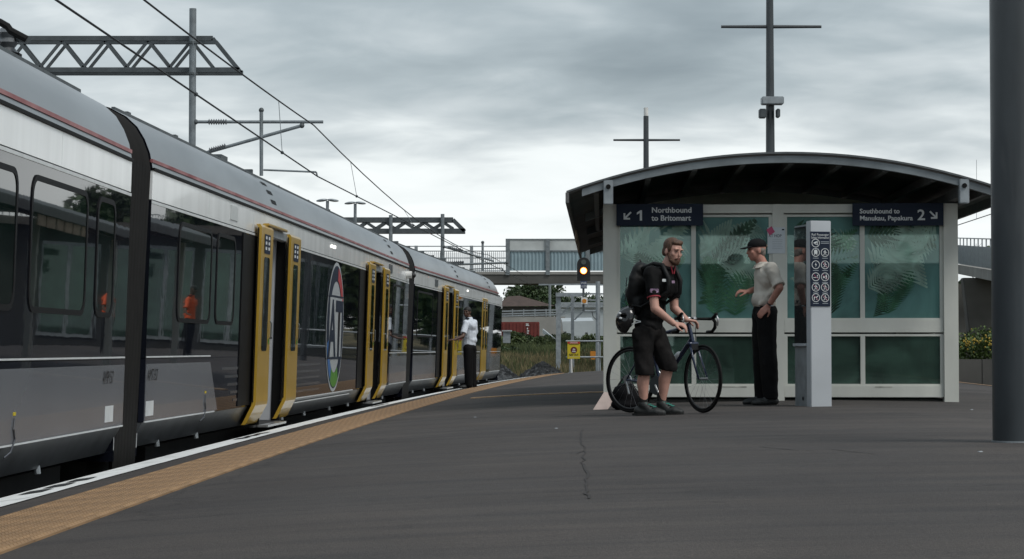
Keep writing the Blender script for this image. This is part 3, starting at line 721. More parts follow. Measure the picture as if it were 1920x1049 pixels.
for x in (0.05, U(1795)-.05):                # end walls of the shelter
    for v0, v1 in ((.09, 1.66), (1.74, 3.31)):
        for z0, z1, m in ((ZS(597), ZS(407), M['sglass']), (ZS(720), ZS(631), M['sglass_low'])):
            k = MB(); k.fbox(S, (x-.006, v0, z0), (x+.006, v1, z1)); k.build('glass_pane', m, sh)
    sb('end_post', M['cream'], (x-.04, 1.66, GZ), (x+.04, 1.74, zt-.003))
    for z0, z1 in ((ZS(745), ZS(723)), (ZS(624), ZS(600)), (ZS(404), zt-.006)):
        sb('end_rail', M['cream'], (x-.04, .085, z0), (x+.04, 1.655, z1)); sb('end_rail', M['cream'], (x-.04, 1.745, z0), (x+.04, 3.315, z1))
sb('plinth', M['dconcrete'], (.06, .05, GZ-.05), (U(1795)-.06, 3.35, GZ+.035))
# soiled patches on the bottom rails
for px0, px1 in ((1345, 1400), (1640, 1672), (1178, 1192)):
    sb('rust_mark', M['cream_dark'], (U(px0), -.0475, ZS(727)), (U(px1), -.046, ZS(724.5)), 0)
# curved roof
RC = 2.08; HW = 2.50; RISE = .44; RR = (HW*HW+RISE*RISE)/(2*RISE); ZTOP = 3.17
def arcz(u): return ZTOP-(RR-math.sqrt(RR*RR-(u-RC)**2))
V0, V1 = -.95, 14.0
us = [RC-HW+2*HW*k/28 for k in range(29)]
def arcslab(name, m, v0, v1, o0, o1, u0=None, u1=None, parent=None):
    q = [u for u in us if (u0 is None or u >= u0-1e-6) and (u1 is None or u <= u1+1e-6)]
    b = MB(); n = len(q)
    for v in (v0, v1):
        for u in q: b.v.append(S(u, v, arcz(u)+o0))
        for u in q: b.v.append(S(u, v, arcz(u)+o1))
    for k in range(n-1):
        b.f += [(k, k+1, 2*n+k+1, 2*n+k), (n+k, 3*n+k, 3*n+k+1, n+k+1), (k, n+k, n+k+1, k+1), (2*n+k, 2*n+k+1, 3*n+k+1, 3*n+k)]
    b.f += [(0, 2*n, 3*n, n), (n-1, 2*n-1, 4*n-1, 3*n-1)]
    return b.build(name, m, parent or sh, smooth=True, auto=40)
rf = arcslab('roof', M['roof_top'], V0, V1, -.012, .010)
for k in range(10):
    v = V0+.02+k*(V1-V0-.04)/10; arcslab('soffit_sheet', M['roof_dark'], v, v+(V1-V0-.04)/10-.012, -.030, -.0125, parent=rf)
arcslab('front_arch', M['gray_beam'], V0+.03, V0+.11, -.112, -.0305, us[1], us[-2])
for v in (3.5, 7.0, 10.4, 13.7): arcslab('rear_arch', M['gray_beam'], v, v+.08, -.135, -.0305, us[1], us[-2])
for u in (-.08, .52, 1.05, 1.6, 2.15, 2.7, 3.23, 3.77, 4.35):
    b = MB(); b.fbox(S, (u-.03, V0+.115, arcz(u)-.125), (u+.03, 3.49, arcz(u)-.032)); b.build('purlin', M['rafter'], sh)
    b = MB(); b.fbox(S, (u-.03, 3.59, arcz(u)-.125), (u+.03, 6.98, arcz(u)-.032)); b.build('purlin', M['rafter'], sh)
for s_ in (-1, 1):
    u = RC+s_*(HW-.01); b = MB(); b.fbox(S, (u-.02, V0, arcz(u)-.13), (u+.02, V1, arcz(u)-.013)); b.build('eave_edge', M['rafter'], sh)
    for k in range(6):                                 # pale boards put in for the bits of light under the left eave
        u0 = RC+s_*(HW-.03-.05*0); b = MB(); v = 4.6+k*.62
        if s_ < 0: b.fbox(S, (u0, v, arcz(u0)-.30), (u0+.02, v+.50, arcz(u0)-.14)); b.build('eave_light_strip', M['pale_tan'], sh)
for px in (1140.5, 1805):
    u = (px-1130)/164.6*1.0+.06 if px < 1200 else U(1795)+.10
    u = RC-2.02 if px < 1200 else RC+2.02
    b = MB(); b.fbox(S, (u-.055, V0+.0, arcz(u)-.30), (u+.055, V0+.12, arcz(u)-.022)); br = b.build('arch_bracket', M['galv'], sh, bevel=.008)
    b = MB(); b.tube([S(u, V0-.02, arcz(u)-.10), S(u, V0+.01, arcz(u)-.10)], .028, 10); b.build('bolt', M['rubber'], br)
    b = MB(); b.fbox(S, (u-.05, V0+.13, zt+.02), (u+.05, .07, zt+.14)); b.build('roof_beam', M['rafter'], sh)
    b = MB(); b.fbox(S, (u-.05, .075, zt-.0), (u+.05, 13.6, zt+.12)); b.build('roof_beam', M['rafter'], sh)
for u in (RC-1.9, RC+1.9):
    for v in (7.0, 13.5): sb('canopy_post', M['cream'], (u-.06, v-.06, .15), (u+.06, v+.06, zt-.01))
b = MB(); q = [u for u in us if RC-1.95 < u < RC+1.95]
b.v = [tuple(S(u, 3.30, zt-.02)) for u in q]+[tuple(S(u, 3.30, arcz(u)-.14)) for u in q]; n = len(q); b.f = [(k, k+1, n+k+1, n+k) for k in range(n-1)]
M['gable'] = mat('pale_gable_panel', (.75, .70, .60), .6, var=.1, scale=2); gp_ = b.build('gable_panel', M['gable'], sh); gp_.modifiers.new('t', 'SOLIDIFY').thickness = .02
# dark hanging gable board behind the wall top and bench inside
sb('bench_seat', M['gantry'], (.3, 2.6, .72), (3.9, 3.0, .76))
for u in (.5, 2.1, 3.7): sb('bench_leg', M['gantry'], (u-.03, 2.62, GZ+.04), (u+.03, 2.98, .72))
for u in (.3, 3.87): sb('bench_end', M['gantry'], (u, 2.6, .76), (u+.03, 3.0, .98))
sb('bench_back', M['gantry'], (.34, 3.02, .85), (3.86, 3.05, 1.15))
# fern prints on the panes: a curved stem with narrow leaflets
def frond(u, z, ang, length, curl, m, width=.30, seed=0, box=None):
    q = random.Random(seed); b = MB(); n = 21; pts = []; a = R(ang); x, y = u, z
    for k in range(n+1):
        pts.append((x, y, a)); x += math.cos(a)*length/n; y += math.sin(a)*length/n; a += R(curl)/n
    u0, u1, z0, z1 = box
    inside = lambda p: u0 < p[0] < u1 and z0 < p[1] < z1
    for k, (x, y, a) in enumerate(pts):
        t = k/n; w_ = width*(math.sin(math.pi*min(1, .12+t*.88))**.7)*(1-.35*t)
        for s_ in (-1, 1):
            da = a+s_*R(62-18*t); tip = (x+math.cos(da)*w_, y+math.sin(da)*w_); hw = length/n*.42
            mid = (x+math.cos(da-s_*.12)*w_*.5, y+math.sin(da-s_*.12)*w_*.5)
            px_, py_ = -math.sin(da)*hw, math.cos(da)*hw
            pg = [(x-px_*.6, y-py_*.6), (mid[0]-px_, mid[1]-py_), tip, (mid[0]+px_, mid[1]+py_), (x+px_*.6, y+py_*.6)]
            if all(inside(p) for p in pg): b.poly([S(p[0], -.0085-.0012*(seed % 5), p[1]) for p in pg])
    return b
panes = [(U(1163), U(1297), ZS(597), ZS(407)), (U(1307), U(1440), ZS(597), ZS(407)), (U(1480), U(1613), ZS(597), ZS(407)), (U(1623), U(1760), ZS(597), ZS(407))]
sp = [(0, .05, .25, 75, 1.3, -60, 'fern', 1), (0, .75, .95, 150, .8, 40, 'fern', 2), (0, .1, .0, 60, .8, -50, 'fern_mid', 3), (0, .5, .1, 95, .7, 30, 'fern_dark', 4),
      (1, .12, .70, 55, 1.0, -85, 'fern', 6), (1, .0, .1, 70, 1.3, -30, 'fern_dark', 7), (1, .55, .0, 95, .9, -70, 'fern_mid', 8), (1, .25, .05, 80, .7, 40, 'fern_mid', 9), (1, .8, .3, 110, .7, 50, 'fern', 11),
      (2, .1, .9, -20, .9, -50, 'fern_dark', 12), (2, .1, .2, 60, 1.0, -60, 'sglass', 13), (2, .6, .05, 100, .6, -30, 'fern_dark', 14),
      (3, .1, .55, 45, 1.0, -50, 'fern', 16), (3, .0, .8, 10, .9, -35, 'fern_dark', 17), (3, .3, .05, 85, .6, -60, 'fern_mid', 18), (3, .85, .3, 95, .9, 30, 'fern', 19), (3, .1, .0, 70, .5, 30, 'fern_dark', 21),
      (0, .02, .62, 30, 1.0, -40, 'fern', 22), (1, .5, .98, 200, .8, 60, 'fern', 23), (1, .3, .55, 20, .7, -50, 'fern', 24), (2, .95, .75, 190, .9, 45, 'fern', 26), (2, .2, .5, 20, .8, 30, 'fern_mid', 27), (3, .95, .92, 215, 1.0, 40, 'fern', 28), (3, .05, .3, 35, .7, 25, 'fern', 29), (0, .3, .4, 60, .6, -80, 'fern_mid', 31), (2, .4, .1, 70, .8, -40, 'fern_mid', 32)]
for (pi, fu, fz, ang, ln_, cu_, mm, sd_) in sp:
    u0, u1, z0, z1 = panes[pi]; b = frond(u0+(u1-u0)*fu, z0+(z1-z0)*fz, ang, ln_, cu_, M[mm], .40 if mm == 'fern' else .28, sd_, panes[pi])
    if b.f: tag(b.build('fern_print', M[mm], sh), kind='stuff')
# direction signs
def sign(px0, px1, py0, py1, label):
    v = -.12; t = thing('direction_sign', label, 'sign', tuple(S(U((px0+px1)/2), v, ZS(py1))), 'platform direction signs')
    k = MB(); k.fbox(S, (U(px0), v-.02, ZS(py1)), (U(px1), v+.02, ZS(py0))); k.build('sign_board', M['navy'], t, bevel=.004)
    for q in (.15, .85):
        k = MB(); x = U(px0+(px1-px0)*q); k.fbox(S, (x-.02, v+.022, ZS(py0)-.12), (x+.02, -.05, ZS(py0)-.06)); k.build('sign_bracket', M['gray_beam'], t)
    return t
def stext(t, body, px, py, h_px, W=None, bold=.0):
    o = text('lettering', body, h_px/158.7*1.38, S(U(px), -.1435, ZS(py)), E1, (0, 0, 1), M['sign_white'], t, bold=bold)
    if W:
        xs = [(v.co-SO).dot(E1) for v in o.data.vertices]; f = (W/158.7)/(max(xs)-min(xs)); x0 = min(xs)
        for v in o.data.vertices: v.co = v.co + E1*(((v.co-SO).dot(E1)-x0)*(f-1))
    return o
def arrow(t, px, py, size, ang):
    c = (U(px), ZS(py)); s = size/158.7; k = MB()
    shp = [(-.5, -.09), (.24, -.09), (-.02, -.35), (.12, -.48), (.58, 0), (.12, .48), (-.02, .35), (.24, .09), (-.5, .09)]
    ca, sn = math.cos(R(ang)), math.sin(R(ang))
    k.poly([S(c[0]+s*(x*ca-y*sn), -.1432, c[1]+s*(x*sn+y*ca)) for x, y in shp]); k.build('arrow', M['sign_white'], t)
t = sign(1156, 1319, 383, 424, 'navy sign with arrow and 1, Northbound to Britomart, on shelter left')
arrow(t, 1177, 405, 18, 225); (lambda k: (k.poly([S(U(1194+x), -.1435, ZS(414.5-y)) for x, y in ((6, 0), (10.2, 0), (10.2, 19.5), (7.2, 19.5), (.5, 15.2), (.5, 11.2), (6, 14.2))]), k.build('lettering', M['sign_white'], t)))(MB()); stext(t, 'Northbound', 1222, 399.5, 10.2, 74, .0022); stext(t, 'to Britomart', 1222, 414.5, 10.2, 74, .0022)
t = sign(1598, 1767, 383, 425, 'navy sign with 2 and arrow, Southbound to Manukau, Papakura, on shelter right')
arrow(t, 1748, 405, 18, -45); stext(t, '2', 1718, 414.5, 20, 14, .003); stext(t, 'Southbound to', 1611, 402, 8.8, 74, .002); stext(t, 'Manukau, Papakura', 1611, 415, 8.8, 98, .002)
# notice on the centre post
t = thing('notice', 'white paper notice with pink square taped to the shelter centre post', 'notice', tuple(S(U(1456), -.06, ZS(476))))
k = MB(); k.fbox(S, (U(1440), -.057, ZS(476)), (U(1473), -.054, ZS(427))); k.build('paper', M['poster'], t)
k = MB(); c = (U(1446), ZS(433.5)); s = .052
k.poly([S(c[0]+s*math.cos(R(a+32)), -.0585, c[1]+s*1.1*math.sin(R(a+32))) for a in (45, 135, 225, 315)]); k.build('pink_square', M['pink'], t)
o = text('lettering', 'AT HOP', .05, S(U(1442), -.0585, ZS(445.5)), E1, (0, 0, 1), M['navy'], t, sx=.85)
for q in range(6):
    k = MB(); z = ZS(450+q*3.3); k.fbox(S, (U(1449), -.0588, z-.004), (U(1469-(q*5 % 4)), -.0583, z)); k.build('print_line', M['grey_txt'], t)
k = MB(); k.fbox(S, (U(1467), -.0588, ZS(432.5)), (U(1471.5), -.0583, ZS(430))); k.build('small_mark', M['navy'], t)
# ------------------------------------------------------------------ help point pillar
pg = G(1521, 763); pa = R(13); p1 = Vector((math.cos(pa), math.sin(pa), 0)); p2 = Vector((-math.sin(pa), math.cos(pa), 0))
sc = pg.y/F; HP = 349*sc; PWD = 40*sc/math.cos(pa)
def H(u, v, z): return pg + p1*u + p2*v + Vector((0, 0, z))
t = thing('help_point_pillar', 'pale free-standing help point pillar with dark safety sign', 'pillar', tuple(H(.1, .25, 0)))
def hb(name, m, a, b_, bev=.006, parent=None): k = MB(); k.fbox(H, a, b_); return k.build(name, m, parent or t, bevel=bev)
M['pillar'] = mat('pillar_grey_paint', (.47, .50, .53), .38, .0, var=.06, scale=2, coat=.2)
M['mirror_panel'] = mat('polished_screen', (.20, .21, .21), .04, .85, var=.1, bump=.006, bscale=4)
hb('front_slab', M['pillar'], (0, 0, -.03), (PWD, .13, HP)); hb('body', M['galv'], (.015, .131, -.03), (PWD-.01, .52, HP-.03))
sd_ = hb('display_panel', M['mirror_panel'], (.004, .15, HP*.34), (.0145, .50, HP-.05), .002)
hb('display_sill', M['pillar'], (-.012, .14, HP*.325), (.0145, .51, HP*.34), .002)
k = MB(); k.disc(lambda a, b_, d: H(.0105, a, b_), (.27, .08), .022, 16); k.build('cable_gland', M['black'], t)
w_ = PWD*.94; z1 = HP-20.5*sc; z0 = HP-161*sc
s_ = hb('safety_sign', M['navy'], (PWD*.03-.012, -.008, z0), (PWD*.97-.008, -.001, z1), 0)
FR = lambda a, b_, d: H(PWD*.03-.012+a, -.008-d, z0+b_)
wS = PWD*.94+.004; hS = z1-z0
text('lettering', 'Rail Passenger', .034, FR(wS*.5, hS*.945, .002), p1, (0, 0, 1), M['sign_white'], s_, 'CENTER')
text('lettering', 'Safety Information', .034, FR(wS*.5, hS*.905, .002), p1, (0, 0, 1), M['sign_white'], s_, 'CENTER', sx=.8)
M['sign_mag'] = mat('sign_magenta', (.30, .04, .10), .5, var=0)
rows = [.845, .72, .555, .395, .255, .115]
for i, fz in enumerate(rows):
    for j in (0, 1):
        cx = wS*(.27 if j == 0 else .74); cy = hS*fz; r_ = wS*.205
        if i == 0 and j == 1:
            for q in range(2):
                k = MB(); z = cy-.004+q*.016; k.poly([FR(wS*.53, z, .002), FR(wS*.95, z, .002), FR(wS*.95, z+.006, .002), FR(wS*.53, z+.006, .002)]); k.build('caption', M['grey_txt'], s_)
            continue
        MB().disc(FR, (cx, cy), r_, 24, r2=r_*.86, th=.002).build('pictogram_ring', M['sign_white'], s_)
        k = MB(); X = lambda pts: k.poly([FR(cx+x*r_, cy+y*r_, .0025) for x, y in pts])
        if (i, j) == (0, 0): X([(-.55, .1), (.2, .45), (.35, .15), (-.35, -.2)]); X([(.35, -.55), (.48, -.55), (.48, .55), (.35, .55)]); X([(-.2, -.3), (.36, -.35), (.36, -.22), (-.1, -.1)])
        elif (i, j) == (1, 0): X([(-.4, -.35), (.4, -.35), (.42, .4), (.25, .62), (-.25, .62), (-.42, .4)]); X([(-.45, -.6), (-.25, -.6), (-.15, -.38), (-.3, -.38)]); X([(.45, -.6), (.25, -.6), (.15, -.38), (.3, -.38)])
        elif (i, j) == (2, 0): X([(.1, .6), (-.25, -.05), (0, -.05), (-.1, -.6), (.28, .12), (.03, .12)])
        elif (i, j) == (3, 0): X([(-.6, -.25), (.4, -.25), (.4, -.1), (-.6, -.1)]); X([(.45, -.25), (.6, -.25), (.6, -.1), (.45, -.1)]); X([(.3, 0), (.45, 0), (.55, .45), (.3, .4)])
        elif (i, j) == (3, 1): X([(.1, -.55), (.45, -.55), (.45, .1), (.33, .55), (.2, .55), (.1, .1)]); X([(-.5, -.3), (-.1, -.3), (-.05, .15), (-.5, .15)])
        elif (i, j) == (5, 0): X([(-.55, .0), (.3, .0), (.3, .25), (-.4, .25)]); X([(-.5, -.5), (-.35, -.5), (-.3, .05), (-.5, .05)]); X([(.15, -.5), (.28, -.5), (.3, .05), (.12, .05)]); X([(.25, .1), (.6, .3), (.5, .5), (.3, .4)])
        else:
            X([(-.1+.5*0, .38), (.1, .38), (.12, .62), (-.08, .62)]); X([(-.15, -.1), (.15, -.12), (.12, .34), (-.12, .34)])
            X([(-.15, -.1), (.02, -.1), (-.25, -.62), (-.4, -.58)]); X([(0, -.1), (.15, -.12), (.38, -.55), (.25, -.6)]); X([(.1, .3), (.5, .0), (.42, -.08), (.08, .15)]); X([(-.1, .3), (-.5, .15), (-.45, .03), (-.1, .15)])
        k.build('pictogram', M['sign_white'], s_)
        if i >= 2 and not (i == 2 and j == 0):
            k = MB(); a = R(135); dx, dy = math.cos(a), math.sin(a); px_, py_ = -dy*.06, dx*.06
            k.poly([FR(cx+r_*(.84*dx+px_), cy+r_*(.84*dy+py_), .003), FR(cx+r_*(-.84*dx+px_), cy+r_*(-.84*dy+py_), .003), FR(cx+r_*(-.84*dx-px_), cy+r_*(-.84*dy-py_), .003), FR(cx+r_*(.84*dx-px_), cy+r_*(.84*dy-py_), .003)]); k.build('prohibition_bar', M['sign_mag'], s_)
        k = MB(); z = cy-r_*1.22; k.poly([FR(cx-r_*.7, z-.008, .002), FR(cx+r_*.7, z-.008, .002), FR(cx+r_*.7, z-.002, .002), FR(cx-r_*.7, z-.002, .002)]); k.build('caption', M['grey_txt'], s_)
# ------------------------------------------------------------------ board and bag by the shelter corner
g = G(1130, 768); t = thing('pale_board', 'pale slanted board at the foot of the shelter left corner post', 'board', tuple(g))
def q3(px, py, Y): return P(px, py, Y)
Yb = g.y; b = MB()
f_ = [q3(1112, 768.5, Yb), q3(1139, 769, Yb-.02), q3(1151, 753, Yb+.12), q3(1152, 737, Yb+.18), q3(1133, 735, Yb+.18)]
b.v = [tuple(p) for p in f_] + [tuple(p+Vector((.0, .03, 0))) for p in f_]; b.f = [(0, 1, 2, 3, 4), (9, 8, 7, 6, 5)] + [(k, k+5, (k+1) % 5+5, (k+1) % 5) for k in range(5)]
b.build('board', M['cardboard'], t)
M['bag'] = mat('black_bag_cloth', (.006, .006, .007), .8, spec=.1, var=.3, bump=.5, bscale=14)
g = G(1178, 772); t = thing('black_bag', 'slumped black bag on the platform behind the rear wheel', 'bag', tuple(g+Vector((0, .6, 0))))
b = MB(); Y = g.y+.75; c = P(1172, 745, Y)
b.ell(c, (.13, .17, .16)); b.ell(c+Vector((.05, .0, -.02)), (.12, .15, .14)); b.ell(c+Vector((-.06, 0, .03)), (.08, .12, .10)); b.ell(c+Vector((0, 0, -.08)), (.16, .19, .07)); b.cap(c+Vector((-.12, 0, .03)), c+Vector((.05, 0, .12)), .03, .05)
remesh('bag_body', b, .02, M['bag'], t, 4)
b = MB(); b.tube([c+Vector((-.08, -.1, .12)), c+Vector((-.02, -.12, .22)), c+Vector((.06, -.1, .15))], .012, 6); b.build('bag_strap', M['black'], t)
# ------------------------------------------------------------------ columns and lighting poles
g = G(1906, 829); t = thing('dark_column', 'thick dark grey steel column at the right edge of the picture', 'column', tuple(g))
rr = 44/F*g.y
b = MB(); b.tube([g+Vector((0, 0, -.05)), g+Vector((0, 0, .0)), g+Vector((0, 0, 3)), g+Vector((0, 0, 7.0))], [rr, rr, rr, rr], 40); b.build('shaft', M['pole'], t, smooth=True, auto=40)
b = MB(); b.tube([g+Vector((0, 0, -.02)), g+Vector((0, 0, .010))], rr*1.035, 40); b.build('base_ring', M['galv'], t)
b = MB(); b.tube([g+Vector((-1.1, 0, 6.4)), g+Vector((1.1, 0, 6.4))], .03, 8); b.build('crossbar', M['pole'], t)
def lpole(pxc, Y, ztop, pyx, x0, x1, r0, r1, label, white=False):
    X = (pxc-960)/F*Y; gz = ground(X, Y); t = thing('lighting_pole', label, 'pole', (X, Y, gz), 'tall poles with crossbars')
    zx = P(pxc, pyx, Y).z
    b = MB(); b.tube([(X, Y, gz-.05), (X, Y, ztop)], [r0, r1], 18); b.build('shaft', M['pole'], t, smooth=True, auto=40)
    for xx in (x0, x1):
        p = P(xx, pyx, Y); b = MB(); b.tube([(X, Y, zx), (p.x, p.y, zx)], [.035, .028], 8); b.build('crossbar', M['pole'], t)
    if white: b = MB(); b.tube([(X, Y, ztop), (X, Y, ztop+.24)], r1*.85, 14); b.build('white_cap', M['pole_white'], t)
    return t
t = lpole(1445.5, 41, 9.5, 50.5, 1352, 1540, .11, .06, 'taller crossbar pole behind the shelter with camera boxes on it')
bx = lambda n, m, x0, y0, x1, y1, dy: (lambda a, c: MB().box((a.x, a.y-dy, c.z), (c.x, a.y+.1, a.z)).build(n, m, t, bevel=.015))(P(x0, y0, 40.85), P(x1, y1, 40.85))
bx('floodlight', M['galv'], 1427, 183, 1468, 197, .18); bx('camera_box', M['gantry'], 1423, 205, 1436, 222, .1); bx('camera_box', M['gantry'], 1455, 205, 1462, 221, .1)
lpole(1212, 61, P(1212, 218, 61).z, 263, 1150, 1275, .10, .075, 'shorter crossbar pole with white cap behind the shelter roof left', True)
# twin-headed lamp posts beyond the train
for px, py, Y, lb in ((614, 377, 80, 'left one of two twin-headed lamp posts behind the train roof'), (666, 382, 84, 'right one of two twin-headed lamp posts behind the train roof')):
    p = P(px, py, Y); t = thing('lamp_post', lb, 'lamp post', (p.x, p.y, -.8), 'twin lamp posts behind the train')
    b = MB(); b.tube([(p.x, p.y, -.8), (p.x, p.y, p.z)], [.09, .06], 10); b.build('post', M['mast'], t)
    for s_ in (-1, 1):
        b = MB(); b.ell((p.x+s_*.21, p.y, p.z+.02), (.22, .16, .055), Euler((0, s_*.12, 0)).to_matrix()); b.build('lamp_head', M['galv'], t, smooth=True)
# ------------------------------------------------------------------ overhead line
def truss(t, Y, xl, xr, yt, yb, nb, slant=True):
    a = P(xl, yt, Y); c = P(xr, yb, Y); zt_, zb = a.z, c.z; x0, x1 = a.x, c.x; dz = zt_-zb; w = .09*Y/40; dep = .45
    for dy in (0, dep):
        b = MB(); b.bar((x0, Y+dy, zt_-w/2), (x1-dz*.75, Y+dy, zt_-w/2), w*.8, w); b.build('top_chord', M['gantry'], t)
        b = MB(); b.bar((x0, Y+dy, zb+w/2), (x1, Y+dy, zb+w/2), w*.8, w); b.build('bottom_chord', M['gantry'], t)
        b = MB(); b.bar((x1-dz*.75, Y+dy, zt_-w/2), (x1-.03, Y+dy, zb+w/2), w*.8, w*.8); b.build('end_diagonal', M['gantry'], t)
        st = (x1-dz*.75-x0)/nb
        for k in range(nb):
            xa = x0+k*st
            b = MB(); b.bar((xa, Y+dy, zb+w), (xa+st*.5, Y+dy, zt_-w), w*.45, w*.6); b.build('diagonal', M['gantry'], t)
            b = MB(); b.bar((xa+st*.5, Y+dy, zt_-w), (xa+st, Y+dy, zb+w), w*.45, w*.6); b.build('diagonal', M['gantry'], t)
    return zt_, zb
YG = 40.0
mx0 = P(363, 18, YG); t = thing('catenary_gantry', 'large dark lattice gantry with mast above the train at upper left', 'gantry', (mx0.x, YG, -.8), 'overhead line gantries')
b = MB(); b.tube([(mx0.x, YG-.09, -.8), (mx0.x, YG-.09, mx0.z)], .066, 14); b.build('mast', M['mast'], t, smooth=True, auto=40)
zt_, zb = truss(t, YG+.06, -330, 450, 68, 136, 9)
for z in (zt_-.05, zb+.05):
    b = MB(); b.tube([(mx0.x, YG-.09, z-.12), (mx0.x, YG-.09, z-.08)], .10, 14); b.build('collar', M['gantry'], t)
b = MB(); b.tube([(mx0.x-6.5, YG, -.8), (mx0.x-6.5, YG, zt_)], .1, 12); b.build('mast', M['mast'], t)
def ins(t, a, c, n=9, r0=.022, r1=.062):
    b = MB(); pts = []; rs = []
    for k in range(2*n+1): pts.append(Vector(a).lerp(Vector(c), k/(2*n))); rs.append(r1 if k % 2 else r0)
    b.tube(pts, rs, 10); return b.build('insulator', M['porcelain'], t)
def cantilever(t, pts, Y, sc_):
    q = {k: P(x, y, Y) for k, (x, y) in pts.items()}
    def tb(n, a, c, r): b = MB(); b.tube([q[a], q[c]], r*sc_, 8); b.build(n, M['mast'], t)
    tb('top_tube', 'm1', 'te', .030); ins(t, q['i1'], q['i2'], 8, .02*sc_, .06*sc_)
    tb('bracket_tube', 'b0', 'be', .032); ins(t, q['j1'], q['j2'], 8, .02*sc_, .06*sc_)
    tb('drop_tube', 'd0', 'd1', .035); tb('steady_arm', 's0', 's1', .018); tb('clip', 's1', 's2', .016)
    for k in ('m1', 'be', 'd0'): b = MB(); b.ell(q[k], .05*sc_, n=8); b.build('clamp', M['gantry'], t)
cantilever(t, dict(m1=(367, 229), te=(606, 229), i1=(390, 229), i2=(426, 229), b0=(375, 290), be=(566, 236), j1=(392, 283), j2=(424, 274), d0=(490, 207), d1=(490, 330), s0=(494, 319), s1=(593, 323), s2=(595, 331)), YG-.1, 1)
b = MB(); b.bar((P(566, 236, YG-.1)), P(570, 229, YG-.1), .04); b.build('clamp', M['gantry'], t)
YH = 95.0
m1 = P(830, 402, YH); m0 = P(733, 404, YH)
t = thing('catenary_gantry', 'small distant lattice gantry beyond the far carriage roof', 'gantry', (m1.x, YH, -.8), 'overhead line gantries')
for m_ in (m0, m1):
    b = MB(); b.tube([(m_.x, YH-.12, -.8), (m_.x, YH-.12, m_.z)], .085, 12); b.build('mast', M['mast'], t)
truss(t, YH+.08, 560, 872, 408, 438, 8)
cantilever(t, dict(m1=(832, 463), te=(926, 490), i1=(840, 464), i2=(868, 471), b0=(838, 497), be=(950, 493), j1=(838, 493), j2=(870, 492), d0=(905, 455), d1=(905, 508), s0=(880, 505), s1=(942, 503), s2=(943, 508)), YH-.15, 1.5)
# wires: contact wire and messenger, anchored at the two supports
C0 = P(595, 331, YG-.1); C1 = P(943, 508, YH-.15); B0 = P(588, 235, YG-.1); B1 = P(915, 478, YH-.15)
Cn = P(105, 0, 20.0); Cn2 = Cn+(Cn-C0)*.75; Bn = P(270, 0, 24.2); Bn2 = Bn + (Bn-B0)*1.6
def wire(pts, r, name, label):
    b = MB(); b.tube(pts, r, 6); return tag(b.build(name, M['wire']), label, 'wire', 'overhead wires')
def sag(a, c, s, n=14): return [a.lerp(c, k/n)-Vector((0, 0, s*4*(k/n)*(1-k/n))) for k in range(n+1)]
cw = [Cn2, Cn, C0]+[C0.lerp(C1, k/4) for k in range(1, 5)]+[C1+(C1-C0)*.6]
mw = [Bn2]+sag(Bn, B0, .03)+sag(B0, B1, .55)[1:]+[B1+(C1-C0)*.6]
wire(cw, .0125, 'contact_wire', 'lower overhead wire running above the train roof')
wire(mw, .0125, 'messenger_wire', 'upper overhead wire running above the train roof')
def on(pts, y):
    for a, c in zip(pts, pts[1:]):
        if min(a.y, c.y) <= y <= max(a.y, c.y): return a.lerp(c, (y-a.y)/(c.y-a.y))
for y, nm in ((27.3, 'leftmost thin dropper wire joining the two overhead wires'), (35.2, 'thin dropper wire beside the near cantilever arm'), (45.5, 'thin dropper wire right of the near cantilever arm'),
          (57, 'thin dropper wire left of the distant gantry'), (72, 'thin dropper wire right of the distant gantry masts')):
    a, c = on(cw, y), on(mw, y)
    if a and c:
        b = MB(); b.tube([a, c], .006, 5); o = b.build('dropper_wire', M['mast']); tag(o, nm, 'wire', 'dropper wires')
        b = MB(); b.ell(a, .03, n=6); b.build('clip', M['gantry'], o)
w1 = [P(1700, 466, 60), P(1793, 423.5, 60), P(1855, 403, 60), P(2100, 320, 60)]
wire(w1, .014, 'contact_wire', 'overhead wire of the second track between shelter and column')
b = MB(); b.tube([P(1831, 411, 60), P(1831, 300, 60)], .006, 5); tag(b.build('dropper_wire', M['mast']), 'thin dropper wire above the second track beside the column', 'wire', 'dropper wires')
# ------------------------------------------------------------------ footbridge
YBr = 130.0
def ZB(py): return P(960, py, YBr).z
def XB(px): return (px-960)/F*YBr
t = thing('footbridge', 'concrete footbridge crossing behind the train with barred and panelled sides', 'bridge', (XB(760), YBr, -.8))
def bb(name, m, a, c, bev=0): k = MB(); k.box(a, c); return k.build(name, m, t, bevel=bev)
XL, XR = -16.0, 27.0; zd = ZB(513)
bb('deck_fascia', M['concrete'], (XL, YBr, ZB(515)), (XR, YBr+.25, zd+.10)); bb('deck', M['dconcrete'], (XL, YBr+.05, ZB(532)), (XR, YBr+3.2, ZB(515)-.004))
bb('far_fascia', M['concrete'], (XL, YBr+3.2, ZB(532)+.1), (XR, YBr+3.4, zd))
for px in (690, 780, 884):
    bb('railing_post', M['galv'], (XB(px)-.1, YBr-.04, zd), (XB(px)+.1, YBr+.14, ZB(461)))
for pz in (462, 471, 484, 508):
    bb('railing_bar', M['galv'], (XL, YBr+.15, ZB(pz)-.03), (XB(952), YBr+.2, ZB(pz)+.03))
b = MB(); x = XL
while x < XB(951): b.box((x-.014, YBr+.21, zd+.05), (x+.014, YBr+.24, ZB(470))); x += .125
tag(b.build('railing_pickets', M['galv'], t), kind='stuff')
b = MB(); x = XL
while x < XB(951): b.box((x-.014, YBr+3.1, zd+.05), (x+.014, YBr+3.13, ZB(470))); x += .125
tag(b.build('railing_pickets', M['galv'], t), kind='stuff')
px = 952; pxs = []
while px < 1800: pxs.append(px); px += 75
